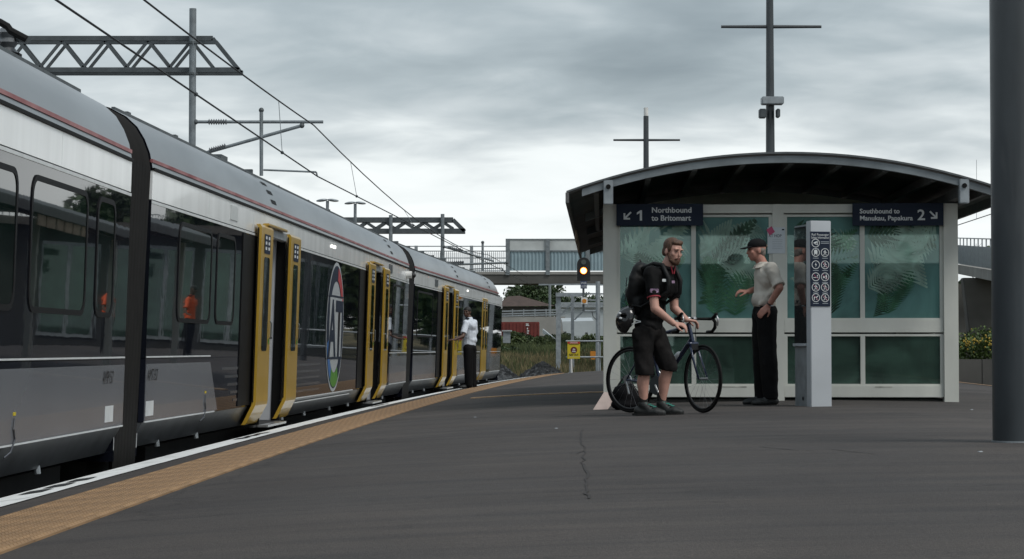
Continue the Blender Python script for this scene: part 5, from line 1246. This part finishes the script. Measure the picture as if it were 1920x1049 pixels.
def face(parent, at_, m, s=1.0, lip=True):
    for x in (-1, 1): MB().ell(at_(x*.032, .0865, .012), (.0135*s, .006*s, .0055*s), m, 8).build('eye', M['eye'], parent, smooth=True)
    if lip: MB().ell(at_(0, .0965, -.060), (.021*s, .005*s, .0045*s), m, 8).build('mouth', M['lip'], parent, smooth=True)
def hand(b, w, d, nrm, curl=35, s=1.0, side=1, spread=0.0):
    """w wrist, d direction of the fingers, nrm back-of-hand normal, side places the thumb"""
    d = d.normalized(); nrm = (nrm-d*nrm.dot(d)).normalized(); r = d.cross(nrm).normalized()*side
    for k, (o, ln_) in enumerate(((-.030, .066), (-.011, .078), (.009, .082), (.028, .072))):
        k0 = w+d*.088*s+r*o*s; b.cap(w+r*o*.55*s, k0, .017*s, .0125*s, 8); p = k0; dd = d.copy()
        for q, f in enumerate((.45, .32, .23)):
            a = R(curl*(.8+.25*q)); dd = (dd*math.cos(a)-nrm*math.sin(a)*1).normalized(); e_ = p+dd*ln_*f*s*1.05; b.cap(p, e_, (.0105-.0010*q)*s, (.0098-.0011*q)*s, 8); p = e_
            nrm_ = nrm
    t0 = w+d*.025*s+r*.024*s; t1 = t0+(d*.55+r*.75-nrm*.25).normalized()*.042*s; t2 = t1+(d*.8+r*.25-nrm*.45).normalized()*.036*s; t3 = t2+(d*.85-nrm*.5).normalized()*.026*s
    b.cap(t0, t1, .017*s, .013*s, 8); b.cap(t1, t2, .012*s, .0105*s, 8); b.cap(t2, t3, .0105*s, .0085*s, 8)
def limb(b, pts, rs):
    for k in range(len(pts)-1): b.cap(pts[k], pts[k+1], rs[k], rs[k+1], 14)
def foot(b, ank, f, s=1.0, g=0.0):
    f = vec(f.x, f.y, 0).normalized(); z = g
    heel = vec(ank.x, ank.y, z+.045)-f*.05; ball = vec(ank.x, ank.y, z+.036)+f*.13; toe = ball+f*.065-vec(0, 0, .008)
    b.cap(heel, ball, .040*s, .040*s); b.cap(ball, toe, .041*s, .028*s); b.cap(ank, vec(ank.x, ank.y, z+.06)+f*.05, .045*s, .042*s)
    side = vec(-f.y, f.x, 0); b.cap(ball+side*.018, toe+side*.01, .030*s, .024*s); b.cap(ball-side*.018, toe-side*.01, .030*s, .024*s)
def sole(parent, ank, f, g, m):
    f = vec(f.x, f.y, 0).normalized(); sd = vec(-f.y, f.x, 0); c0 = vec(ank.x, ank.y, g); pr = [(-.105, .02), (-.095, .036), (-.05, .044), (.02, .042), (.10, .052), (.16, .050), (.205, .034), (.222, .012)]
    ol = [c0+f*a+sd*w for a, w in pr]+[c0+f*a-sd*w for a, w in pr[::-1]]; n = len(ol); b = MB()
    b.v = [tuple(p+vec(0, 0, .002)) for p in ol]+[tuple(p+vec(0, 0, .024)) for p in ol]; b.f = [tuple(range(n)), tuple(range(n, 2*n))]+[(k, (k+1) % n, n+(k+1) % n, n+k) for k in range(n)]
    b.build('sole', m, parent)
def flatten(o, g):
    for v in o.data.vertices:
        if v.co.z < g+.004: v.co.z = g+.004
# ---- cyclist leaning on the bars
YC = 20.70
gA = G(1217, 779)
def J(px, py, dy=0.0): return P(px, py, YC+dy)
fw = vec(.76, -.65, 0).normalized(); rt = vec(fw.y, -fw.x, 0)
cy = thing('person', 'bearded man in black polo and dark shorts leaning on a bicycle', 'person', tuple(gA))
hc = J(1262, 472, -.06); lookf = vec(.60, -.78, -.20)
neck = J(1249, 504, -.02); shR = J(1221, 512, -.17); shL = J(1262, 518, .13)
chest = J(1238, 535, -.02); waist = J(1220, 588, 0); pel = J(1216, 622, 0)
elR = J(1228, 579, -.26); wrR = J(1263, 607, -.24); elL = J(1264, 578, .10); wrL = J(1287, 600, .03)
hipR = J(1205, 628, -.09); hipL = J(1228, 626, .09); knR = J(1208, 699, -.13); knL = J(1252, 690, .02); anR = J(1206, 752, -.10); anL = J(1240, 748, .07)
gR = ground(anR.x, anR.y); gL = ground(anL.x, anL.y); anR.z = gR+.11; anL.z = gL+.11
b = MB(); at_, m_ = head(b, hc, lookf, vec(.12, -.05, 1))
b.cap(hc-vec(0, 0, .05)-fw*.02, neck, .058, .064); limb(b, [shR, elR, wrR], [.046, .044, .030]); limb(b, [shL, elL, wrL], [.046, .044, .030])
limb(b, [neck, chest, waist, pel], [.062, .085, .085, .09]); b.cap(shR, shL, .05, .05)
limb(b, [hipR, knR], [.07, .056]); limb(b, [hipL, knL], [.07, .056])
for kn, an in ((knR, anR), (knL, anL)):
    mid = kn.lerp(an, .35)-fw*.012; limb(b, [kn, mid, kn.lerp(an, .7), an], [.058, .060, .045, .037])
foot(b, anR, vec(.95, -.30, 0), .8, gR); foot(b, anL, vec(.95, -.32, 0), .8, gL)
hand(b, wrR, vec(.75, -.2, -.12), vec(-.1, -.3, 1), 46, 1.02, 1); hand(b, wrL, vec(.85, .2, -.15), vec(0, 0, 1), 50, 1.0, -1)
bd = remesh('body', b, .0062, M['skin'], cy, 5); face(bd, at_, m_, lip=True)
b = MB()
for x in (-1, 1): b.cap(at_(x*.016, .098, .030), at_(x*.050, .084, .033), .0055, .0045, 6)
b.build('eyebrows', M['hair_b'], bd, smooth=True)
# hair swept back, beard along the jaw
b = MB(); b.ell(at_(0, -.030, .050), (.083, .094, .086), m_, 16); b.ell(at_(0, .030, .088), (.068, .052, .034), m_); b.ell(at_(-.025, .03, .102), (.04, .05, .020), m_)
for x in (-1, 1): b.ell(at_(x*.068, .012, .035), (.014, .03, .05), m_); b.ell(at_(x*.060, -.05, -.01), (.022, .04, .05), m_)
remesh('hair', b, .007, M['hair_b'], bd, 3)
b = MB(); b.ell(at_(0, .058, -.098), (.044, .044, .032), m_); b.ell(at_(0, .088, -.082), (.026, .018, .016), m_)
for x in (-1, 1): b.cap(at_(x*.060, .010, -.03), at_(x*.050, .045, -.080), .016, .021); b.cap(at_(x*.050, .045, -.080), at_(x*.015, .072, -.10), .021, .022); b.cap(at_(x*.008, .100, -.048), at_(x*.028, .086, -.062), .006, .007)
remesh('beard', b, .0065, M['beard'], bd, 3)
b = MB(); limb(b, [neck-fw*.0+vec(0, 0, -.02), chest, waist, pel+vec(0, 0, .05)], [.078, .122, .122, .13])
b.cap(shR+vec(0, 0, -.015), shL+vec(0, 0, -.015), .078, .078); b.ell(chest+fw*.02, (.165, .115, .17), rotm(*frame(fw))); b.ell(waist+fw*.03, (.145, .12, .13), rotm(*frame(fw))); b.ell(pel+vec(0, 0, .06), (.155, .13, .09), rotm(*frame(fw)))
for sh_, el in ((shR, elR), (shL, elL)): b.cap(sh_, sh_.lerp(el, .62), .073, .066)
shirt = remesh('polo_shirt', b, .010, M['polo'], cy, 5, wrinkle=.008, hem=[(shR.lerp(elR, .70), (elR-shR).normalized()), (shL.lerp(elL, .70), (elL-shL).normalized())])
b = MB(); e_ = shR.lerp(elR, .69); d_ = (elR-shR).normalized(); b.tube([e_-d_*.006, e_+d_*.006], .066, 20, caps=False); b.build('sleeve_trim', M['polo_red'], shirt)
r_, f_, u_ = frame(vec(-.1, -1, 0)); o_ = shR.lerp(elR, .50)+vec(.008, -.073, 0)
b = MB(); b.poly([o_ - r_*.0+vec(x, .010*(abs(x)/.04)**2, z) for x, z in rrect(.085, .040, .016)]); b.build('sleeve_patch', M['patch'], shirt)
for px_, py_, w_, m in ((1246, 526, .045, M['sign_white']), (1262.5, 529, .03, M['patch'])):
    o_ = J(px_, py_, -.196 if px_ < 1250 else -.165); b = MB(); b.poly([o_+vec(x, x*.5, z) for x, z in rrect(w_, .026, .006)]); b.build('chest_logo', m, shirt)
# collar with red inside
b = MB(); n = 18
for k in range(n):
    a = 2*math.pi*k/n; ring = vec(math.cos(a), math.sin(a), 0)
    b.v += [tuple(neck+ring*.078+vec(0, 0, -.018)+fw*.012), tuple(neck+ring*.082+vec(0, 0, .038-.03*max(0, ring.dot(fw)))+fw*.012)]
b.f = [(2*k, 2*((k+1) % n), 2*((k+1) % n)+1, 2*k+1) for k in range(n)]; o = b.build('collar', M['polo'], shirt, smooth=True)
sm_ = o.modifiers.new('t', 'SOLIDIFY'); sm_.thickness = .008
for s_ in (-1, 1):
    a0_ = neck+fw*.085+rt*s_*.012+vec(0, 0, -.03); b = MB(); b.cap(neck+fw*.082+rt*s_*.03+vec(0, 0, .012), a0_-vec(0, 0, .02), .009, .007); b.build('collar_trim', M['polo_red'], shirt, smooth=True)
b = MB(); b.ell(pel, (.165, .135, .12), rotm(*frame(fw)))
limb(b, [hipR, hipR.lerp(knR, .5), knR+vec(0, 0, .015)], [.112, .100, .094]); limb(b, [hipL, hipL.lerp(knL, .5), knL+vec(0, 0, .01)], [.110, .098, .092]); b.cap(hipR, hipL, .11, .11)
so = remesh('shorts', b, .012, M['shorts'], cy, 4, wrinkle=.014, freq=9, hem=[(knR+vec(0, 0, -.02), (anR-knR).normalized()), (knL+vec(0, 0, -.02), (anL-knL).normalized())])
for an, kn, g_, f_ in ((anR, knR, gR, vec(.95, -.30, 0)), (anL, knL, gL, vec(.95, -.32, 0))):
    b = MB(); limb(b, [an+vec(0, 0, .075), an+vec(0, 0, .01)], [.046, .047]); remesh('sock', b, .01, M['sock'], cy, 2)
    b = MB(); foot(b, an, f_, 1.16, g_); o = remesh('shoe', b, .009, M['shoe'], cy, 3); flatten(o, g_); sole(o, an, f_, g_, M['sock'])
    f_ = f_.normalized(); sd_ = vec(-f_.y, f_.x, 0); b = MB()
    for k in range(4):
        p_ = vec(an.x, an.y, g_+.112-.011*k)+f_*(.035+.024*k); b.cap(p_-sd_*.032+vec(0, 0, .008), p_+sd_*.026+f_*.012+vec(0, 0, .008), .007, .007, 6)
    b.build('laces', M['lace'], o, smooth=True)
# backpack and helmet
bk = J(1200, 545, .02)-fw*.02; t = thing('backpack', 'black backpack worn by the man with the bicycle', 'backpack', tuple(J(1190, 590, 0)))
M['pack'] = mat('backpack_nylon', (.0075, .008, .0085), .55, spec=.25, var=.3, bump=.35, bscale=18)
b = MB(); mm = rotm(*frame(fw)); ctr = J(1212, 540, -.0)-fw*.085
b.ell(ctr+vec(0, 0, .03), (.145, .075, .23), mm, 16); b.ell(ctr-fw*.03-vec(0, 0, .07), (.135, .078, .17), mm, 16); b.ell(ctr-vec(0, 0, .17)+fw*.02, (.13, .09, .12), mm); b.ell(ctr+vec(0, 0, .17)+fw*.02, (.11, .07, .08), mm)
pk = remesh('pack_body', b, .012, M['pack'], t, 4, wrinkle=.012, freq=9)
b = MB(); b.tube([ctr+vec(0, 0, .22)-rt*.03, ctr+vec(0, 0, .27)+fw*.01, ctr+vec(0, 0, .22)+rt*.03], .010, 8); b.build('grab_loop', M['black'], t, smooth=True)
for s_, sh_ in ((1, shR), (-1, shL)):
    c_ = sh_.lerp(neck, .45); pts = [ctr+rt*s_*.07+vec(0, 0, .16), c_+vec(0, 0, .070)-fw*.045, c_+vec(0, 0, .055)+fw*.055, c_+fw*.125-vec(0, 0, .08), c_+fw*.12-vec(0, 0, .20), waist+rt*s_*.155+vec(0, 0, .06), ctr+rt*s_*.11-vec(0, 0, .17)]
    b = MB(); b.tube(pts, [.02, .024, .024, .023, .02, .012, .012], 8); b.build('shoulder_strap', M['pack'], t, smooth=True)
b = MB(); b.cap(ctr-fw*.125+vec(0, 0, .1)+rt*.04, ctr-fw*.135-vec(0, 0, .12)+rt*.05, .006, .006, 6); b.build('zip_pull', M['gantry'], t)
hcn = J(1175, 600, -.06); t = thing('bicycle_helmet', 'black cycling helmet hanging below the backpack', 'helmet', tuple(hcn-vec(0, 0, .1)))
M['helmet'] = mat('helmet_gloss', (.009, .009, .010), .18, var=.1, coat=.5)
hm = rotm(*frame(vec(-.9, -.25, .32), vec(.3, 0, 1))); b = MB(); n_, m2 = 20, 10
for j in range(m2+1):
    th = R(8+92*j/m2)
    for k in range(n_):
        a = 2*math.pi*k/n_; b.v.append(tuple(hcn+vec(.01, 0, -.0)+hm @ vec(.105*math.sin(th)*math.cos(a), .115*math.cos(th)-.0, .14*math.sin(th)*math.sin(a)*1.0)))
for j in range(m2):
    for k in range(n_):
        if j in (2, 3, 4, 5) and k % 4 == 1: continue
        b.f.append((j*n_+k, j*n_+(k+1) % n_, (j+1)*n_+(k+1) % n_, (j+1)*n_+k))
b.f.append(tuple(range(n_)))
o = b.build('shell', M['helmet'], t, smooth=True); s_ = o.modifiers.new('t', 'SOLIDIFY'); s_.thickness = .018
b = MB(); b.ell(hcn, (.07, .08, .085), None, 14); b.build('liner', M['rubber'], t, smooth=True)
b = MB(); p0 = J(1193, 604, -.10); b.cap(J(1186, 600, -.13), J(1201, 603, -.13), .007, .005, 6); b.cap(J(1180, 609, -.13), J(1201, 604, -.13), .006, .005, 6); b.build('white_decal', M['sign_white'], t, smooth=True)
for px_, py_ in ((1162, 588), (1163.5, 597)):
    b = MB(); b.ell(J(px_, py_, -.165), (.016, .006, .010), None, 8); b.build('decal', M['sign_white'], t, smooth=True)
# ---- bicycle
gr = G(1183, 775.5); hb_ = vec(math.cos(R(46)), -math.sin(R(46)), 0); WB = .985
gr = gr+vec(0, .10, 0); gr.z = ground(gr.x, gr.y)
gf = gr+hb_*WB; gf.z = ground(gf.x, gf.y)
hx = (gf-gr).normalized(); hu = vec(0, 0, 1); hs = hx.cross(hu).normalized()    # hs: bike's right
def K(x, z, s=0): return gr + hx*x + hu*z + hs*s
t = thing('bicycle', 'road bicycle with dark blue fork and black drop handlebars', 'bicycle', tuple(gr+hx*.5))
M['frame_blue'] = mat('bicycle_dark_blue', (.010, .020, .055), .25, .2, var=.1, coat=.6); M['spoke'] = mat('spoke_steel', (.30, .30, .31), .35, .8, var=0)
WR = .338
def wheel(c, fx, name):
    ax = fx.cross(hu).normalized(); wt = None
    def ring(r, tr, n=40, k=8, sq=1.0):
        b = MB()
        for i in range(n):
            a = 2*math.pi*i/n; rad = fx*math.cos(a)+hu*math.sin(a)
            for j in range(k):
                q = 2*math.pi*j/k; b.v.append(tuple(c+rad*(r+tr*math.cos(q)*sq)+ax*tr*math.sin(q)))
        for i in range(n):
            for j in range(k): b.f.append((i*k+j, ((i+1) % n)*k+j, ((i+1) % n)*k+(j+1) % k, i*k+(j+1) % k))
        return b
    w_ = ring(WR-.017, .0135).build('wheel', M['rubber'], t, smooth=True)
    ring(WR-.040, .011, sq=1.3).build('rim', M['black'], w_, smooth=True)
    b = MB(); b.tube([c-ax*.05, c-ax*.02, c+ax*.02, c+ax*.05], [.016, .012, .012, .016], 12); b.build('hub', M['gantry'], w_, smooth=True, auto=40)
    b = MB()
    for i in range(20):
        a = 2*math.pi*i/20; rad = fx*math.cos(a)+hu*math.sin(a); a2 = a+(.7 if i % 2 else -.7); r2 = fx*math.cos(a2)+hu*math.sin(a2)
        b.tube([c+r2*.02+ax*(.03 if i % 4 < 2 else -.03), c+rad*(WR-.05)], .0011, 4, caps=False)
    tag(b.build('spokes', M['spoke'], w_), kind='stuff')
    return w_
st = R(16); fx = (hx*math.cos(st)+hs*math.sin(st)).normalized(); fx.z = 0; fx.normalize()
rh = K(0, WR); HT, HB = K(.775, .885), K(.835, .70)
ax_st = (HT-HB).normalized(); crown = HB-ax_st*.02; fh = vec(gf.x, gf.y, gf.z+WR)-hx*.02
wheel(rh, hx, 'rear'); wheel(fh, fx, 'front')
BB = K(.405, .275); ST = K(.275, .78); SD = K(.22, .97)
def tb(name, a, c, r, m, par=t, n=10): k = MB(); k.tube([a, c], r, n); return k.build(name, m, par, smooth=True, auto=40)
tb('down_tube', BB, HB+ax_st*.03, .024, M['frame_blue']); tb('top_tube', ST-hu*.02, HT-ax_st*.03, .017, M['frame_blue']); tb('seat_tube', BB, ST, .018, M['frame_blue']); ht_ = tb('head_tube', HB, HT, .021, M['frame_blue'])
text('lettering', 'LINE', .034, HB.lerp(HT, .95)-vec(.003, 0, 0)+vec(0, -.024, 0), (HB-HT).normalized(), vec(1, 0, .3).normalized(), M['sign_white'], ht_) if False else None
sl = hs
for s_ in (-1, 1):
    tb('chain_stay', BB+sl*s_*.03, rh+sl*s_*.055, .010, M['frame_blue']); tb('seat_stay', ST+sl*s_*.02-hu*.03, rh+sl*s_*.055, .008, M['frame_blue'])
axf = fx.cross(hu).normalized()
for s_ in (-1, 1):
    k = MB(); k.tube([crown+axf*s_*.035, crown.lerp(fh, .45)+axf*s_*.045+fx*-.008, fh+axf*s_*.052], [.014, .012, .009], 10); k.build('fork_blade', M['frame_blue'], t, smooth=True)
k = MB(); k.cap(crown-axf*.04, crown+axf*.04, .022, .022); k.build('fork_crown', M['frame_blue'], t, smooth=True)
k = MB(); k.bar(crown+fx*.03+hu*.0, crown+fx*.035-hu*.06, .07, .02); k.build('brake_caliper', M['black'], t)
tb('seat_post', ST, SD-hu*.03, .0135, M['black'])
k = MB(); k.cap(SD-hx*.12, SD+hx*.14, .035, .018); k.ell(SD-hx*.09, (.05, .065, .025)); remesh('saddle', k, .01, M['black'], t, 4)
cl = HT+ax_st*.045+fx*.085; tb('stem', HT+ax_st*.03, cl, .017, M['black'])
b = MB()
for s_ in (-1, 1):
    e0 = cl; e1 = cl+axf*s_*.20; pts = [e0, cl+axf*s_*.17, e1+fx*.02, e1+fx*.075+hu*.0, e1+fx*.115-hu*.035, e1+fx*.11-hu*.085, e1+fx*.06-hu*.125, e1-fx*.03-hu*.13]
    k = MB(); k.tube(pts, [.0135, .015, .0165, .0165, .0165, .0165, .0165, .0165], 10); br_ = k.build('handlebar', M['rubber'], t, smooth=True)
    k = MB(); k.cap(e1+fx*.07+hu*.005, e1+fx*.135+hu*.045, .019, .017); k.build('brake_hood', M['rubber'], br_, smooth=True)
    k = MB(); k.tube([e1+fx*.14+hu*.04, e1+fx*.165-hu*.01, e1+fx*.155-hu*.07], [.008, .008, .006], 8); k.build('brake_lever', M['steel'], br_, smooth=True)
    k = MB(); k.cap(cl+axf*s_*.025, cl+axf*s_*.04, .020, .020); k.build('bar_clamp', M['steel'], t, smooth=True)
k = MB(); k.tube([cl+axf*.06, cl+fx*.09+hu*.01, cl+fx*.07-hu*.10, crown+fx*.04+hu*.02], .0035, 6); k.build('brake_cable', M['black'], t, smooth=True)
# chainset, derailleur, bottle
k = MB(); k.tube([BB+hs*.045, BB+hs*.055], .095, 28); k.build('chainring', M['gantry'], t)
cr_d = (hx*.5-hu*.86).normalized()
for s_ in (-1, 1): k = MB(); k.cap(BB+hs*s_*.07, BB+hs*s_*.075+cr_d*s_*.165, .012, .010); ck = k.build('crank', M['steel'], t, smooth=True); k = MB(); pc = BB+hs*s_*.12+cr_d*s_*.165; k.box(tuple(pc-vec(.045, .04, .012)), tuple(pc+vec(.045, .04, .012))); k.build('pedal', M['black'], ck, bevel=.004)
k = MB(); k.tube([rh+hs*.03, rh+hs*.05], .05, 18); k.build('cassette', M['steel'], t)
k = MB(); k.cap(rh+hs*.055-hu*.03, rh+hs*.055+hx*.03-hu*.14, .012, .012); k.build('rear_derailleur', M['steel'], t, smooth=True)
for dz in (.095, -.085): k = MB(); k.bar(rh+hs*.045+hu*dz*.5, BB+hs*.05+hu*dz, .005); k.build('chain', M['gantry'], t)
k = MB(); k.cap(BB.lerp(HB, .36)+hu*.055, BB.lerp(HB, .58)+hu*.055, .034, .034); bo = k.build('drink_bottle', M['pillar'], t, smooth=True)
# ---- man in the black cap
YM = G(1434, 760).y
def Q(px, py, dy=0.0): return P(px, py, YM+dy)
gM = G(1434, 760)
fm = vec(-.97, -.18, 0).normalized(); rm = vec(fm.y, -fm.x, 0)     # faces left; his left arm is nearest the camera
pm = thing('person', 'man in black cap, pale grey shirt and black trousers, hand on hip', 'person', tuple(gM))
hc = Q(1418, 470, 0); b = MB(); at_, m_ = head(b, hc, vec(-.98, -.14, -.06), vec(-.06, 0, 1))
neck = Q(1429, 495, 0); ch = Q(1434, 520); wa = Q(1432, 563); pe = Q(1434, 582); sN = Q(1446, 504, -.19); sF = Q(1432, 505, .19); eN = Q(1462, 540, -.30); wN = Q(1441, 574, -.20); eF = Q(1424, 541, .24); wF = Q(1403, 547, .04)
hN = Q(1437, 590, -.09); hF = Q(1429, 590, .09); kN = Q(1440, 665, -.09); kF = Q(1428, 665, .08); aN = Q(1445, 741, -.09); aF = Q(1428, 741, .09)
gz = gM.z; aN.z = gz+.10; aF.z = gz+.10
b.cap(hc-vec(0, 0, .05)-fm*.02, neck, .056, .062); limb(b, [sN, eN, wN], [.046, .043, .029]); limb(b, [sF, eF, wF], [.046, .042, .029]); limb(b, [neck, ch, wa, pe], [.060, .08, .08, .085]); b.cap(sN, sF, .045, .045)
limb(b, [hN, kN, aN], [.08, .058, .04]); limb(b, [hF, kF, aF], [.08, .058, .04]); foot(b, aN, fm, .8, gz); foot(b, aF, fm, .8, gz)
hand(b, wN, vec(-.55, -.05, -.55), vec(-.3, -1, .2), 18, 1.0, -1); hand(b, wF, vec(-1, -.1, .05), vec(0, -.3, 1), 42, 1.0, -1)
bd = remesh('body', b, .0065, M['skin2'], pm, 5); face(bd, at_, m_)
b = MB(); b.ell(at_(0, -.028, .0), (.080, .078, .06), m_, 14); b.ell(at_(0, -.055, -.03), (.062, .05, .05), m_); remesh('hair', b, .007, M['hair_g'], bd, 3)
b = MB(); b.ell(at_(0, -.012, .055), (.088, .108, .078), m_, 18); cp = remesh('cap', b, .008, M['cap'], pm, 2)
for v in cp.data.vertices:
    lz = (v.co-hc).dot(at_(0, 0, 1)-at_(0, 0, 0)); 
    if lz < .036: v.co += (at_(0, 0, 1)-at_(0, 0, 0))*(.036-lz)
k = MB(); n = 12; vs_ = []
for j in range(n+1):
    a = R(-70+140*j/n); x, y = math.sin(a), math.cos(a); vs_.append(((.074*x, .085*y), (.072*x, .065+.115*y)))
for off in (.036, .046):
    for (i_, o_) in vs_: k.v += [tuple(at_(i_[0], i_[1], off+.006)), tuple(at_(o_[0], o_[1], off-.014))]
N2 = 2*(n+1)
for j in range(n): k.f += [(2*j, 2*j+1, 2*j+3, 2*j+2), (N2+2*j, N2+2*j+2, N2+2*j+3, N2+2*j+1), (2*j+1, N2+2*j+1, N2+2*j+3, 2*j+3), (2*j, 2*j+2, N2+2*j+2, N2+2*j)]
k.build('cap_brim', M['cap'], cp, smooth=True, auto=50)
k = MB(); k.ell(at_(0, -.118, .045), (.03, .006, .014), m_, 8); k.build('cap_strap', M['pale_tan'], cp, smooth=True)
mm = rotm(*frame(fm)); b = MB(); limb(b, [neck-vec(0, 0, .03), ch, wa, pe+vec(0, 0, .035)], [.078, .112, .108, .114]); b.cap(sN, sF, .066, .066); b.ell(ch-fm*.005, (.19, .115, .17), mm); b.ell(wa+fm*.012, (.155, .122, .13), mm); b.ell(wa-fm*.02-vec(0, 0, .03), (.15, .115, .10), mm)
b.cap(sN, sN.lerp(eN, .86), .068, .066); b.cap(sF, sF.lerp(eF, .95), .068, .062)
for k in range(5): p_ = wa+vec(.03*(k-2), -.14, -.05+.03*k); b.cap(p_, p_+vec(.06, .02, .10), .018, .012)
p_ = sN.lerp(eN, .86); d_ = (eN-sN).normalized(); b.cap(p_-d_*.03, p_, .070, .071)
st_ = remesh('shirt', b, .010, M['greyshirt'], pm, 4, wrinkle=.012, hem=[(sN.lerp(eN, .90), (eN-sN).normalized())])
k = MB(); n = 18
for j in range(n):
    a = 2*math.pi*j/n; ring = vec(math.cos(a), math.sin(a), 0); k.v += [tuple(neck+ring*.082+vec(0, 0, -.03)+fm*.012), tuple(neck+ring*.076+vec(0, 0, .02-.035*max(0, ring.dot(fm)))+fm*.008), tuple(neck+ring*.098+vec(0, 0, -.035-.02*max(0, ring.dot(fm)))+fm*.01)]
k.f = [(3*j+q, 3*((j+1) % n)+q, 3*((j+1) % n)+q+1, 3*j+q+1) for j in range(n) for q in (0, 1)]; k.build('collar', M['greyshirt'], st_, smooth=True)
b = MB(); b.ell(pe+vec(0, 0, -.02), (.165, .138, .13), mm); limb(b, [hN, kN, aN-vec(0, 0, .02)], [.115, .098, .082]); limb(b, [hF, kF, aF-vec(0, 0, .02)], [.118, .095, .082]); b.cap(hN, hF, .118, .118)
remesh('trousers', b, .011, M['blacktrs'], pm, 5, wrinkle=.010, freq=8, hem=[(aN-vec(0, 0, .03), vec(0, 0, -1))])
k = MB(); bl = pe+vec(0, 0, .072)
for j in range(24):
    a = 2*math.pi*j/24; ring = mm @ vec(.148*math.cos(a), .116*math.sin(a), 0); k.v += [tuple(bl+ring), tuple(bl+ring*1.0+vec(0, 0, .034))]
k.f = [(2*j, 2*((j+1) % 24), 2*((j+1) % 24)+1, 2*j+1) for j in range(24)]; k.build('belt', M['black'], pm)
for a_ in (aN, aF): b = MB(); foot(b, a_, fm+vec(0, -.1, 0), 1.12, gz); o = remesh('shoe', b, .009, M['shoe'], pm, 3); flatten(o, gz)
k = MB(); d_ = (wN-eN).normalized(); k.tube([wN-d_*.035, wN-d_*.02], .034, 16); k.build('watch_strap', M['black'], pm); k = MB(); k.cap(wN+vec(.015, -.03, -.0), wN+vec(.045, -.03, .0), .008, .008); k.build('watch', M['steel'], pm, smooth=True)
# ---- guard at the open door
def guard():
    Yg = 46.0; gg = P(881, 730, Yg); gg.z = ground(gg.x, gg.y)
    def W(px, py, dy=0.0): return P(px, py, Yg+dy)
    s = 1.0; fg = vec(-.86, -.30, 0).normalized(); gz = gg.z
    pp = thing('person', 'guard in white shirt and black trousers pointing at the train door', 'person', tuple(gg))
    hc = W(876, 586, 0); b = MB(); at_, m_ = head(b, hc, vec(-.45, -.9, 0), s=.96)
    neck = W(880, 597); ch = W(882, 612); wa = W(881, 638); pe = W(880, 650); sR = W(889, 605, .10); sL = W(874, 606, -.14); eL = W(868, 631, -.30); wL = W(853, 637, -.38); eR = W(891, 628, .2); wR = W(885, 646, .05)
    hN = W(878, 654, -.08); hF = W(884, 654, .08); kN = W(878, 690, -.09); kF = W(885, 690, .08); aN = W(879, 724, -.09); aF = W(887, 723, .09); aN.z = gz+.10; aF.z = gz+.10
    b.cap(hc-vec(0, 0, .05), neck, .054, .06); limb(b, [sL, eL, wL], [.044, .04, .028]); limb(b, [sR, eR, wR], [.044, .04, .028]); limb(b, [neck, ch, wa, pe], [.06, .08, .08, .085]); b.cap(sL, sR, .045, .045)
    limb(b, [hN, kN, aN], [.08, .056, .04]); limb(b, [hF, kF, aF], [.08, .056, .04]); foot(b, aN, fg, .8, gz); foot(b, aF, fg, .8, gz)
    hand(b, wL, vec(-1, -.1, -.05), vec(0, -.2, 1), 12, 1.0, 1); hand(b, wR, vec(-.3, 0, -1), vec(0, 1, 0), 20)
    bd = remesh('body', b, .008, M['skin3'], pp, 4); face(bd, at_, m_, .96)
    b = MB(); b.ell(at_(0, -.020, .045), (.083, .10, .085), m_, 14); remesh('hair', b, .008, M['hair_k'], bd, 2)
    mm = rotm(*frame(fg)); b = MB(); limb(b, [neck-vec(0, 0, .03), ch, wa, pe+vec(0, 0, .03)], [.08, .14, .135, .14]); b.cap(sL, sR, .072, .072); b.ell(ch, (.18, .125, .15), mm); b.cap(sL, sL.lerp(eL, .75), .07, .068); b.cap(sR, sR.lerp(eR, .8), .07, .068); b.ell(wa-fg*.03, (.15, .13, .1), mm)
    sh_ = remesh('shirt', b, .011, M['whiteshirt'], pp, 4, wrinkle=.010, hem=[(sL.lerp(eL, .78), (eL-sL).normalized())])
    for q in (sL, sR): c_ = q.lerp(neck, .30)+vec(0, 0, .070); k = MB(); k.box(tuple(c_-vec(.05, .05, .012)), tuple(c_+vec(.05, .05, .012))); k.build('epaulette', M['navy'], sh_, bevel=.008)
    b = MB(); b.ell(pe+vec(0, 0, -.02), (.165, .14, .12), mm); limb(b, [hN, kN, aN-vec(0, 0, .02)], [.115, .095, .085]); limb(b, [hF, kF, aF-vec(0, 0, .02)], [.115, .095, .085]); b.cap(hN, hF, .115, .115); remesh('trousers', b, .012, M['blacktrs'], pp, 4)
    for a_ in (aN, aF): b = MB(); foot(b, a_, fg, 1.12, gz); o = remesh('shoe', b, .01, M['shoe'], pp, 3); flatten(o, gz)
    return pp
gu = guard()
# a worker in orange behind the shelter, seen mirrored in the middle carriage
wk = gu.copy(); COL.objects.link(wk); wk['label'] = 'worker in orange hi-vis top mirrored in the train side, standing behind the shelter'
wk.location = (4.95, 52, ground(4.95, 52)); wk.rotation_euler = (0, 0, R(35))
def cp(o, par):
    c = o.copy(); COL.objects.link(c); mi = o.matrix_parent_inverse.copy(); c.parent = par; c.matrix_parent_inverse = mi
    if o.name.startswith('shirt'): c.data = o.data.copy(); c.data.materials[0] = M['hivis']
    for ch in list(o.children): cp(ch, c)
for ch in list(gu.children): cp(ch, wk)
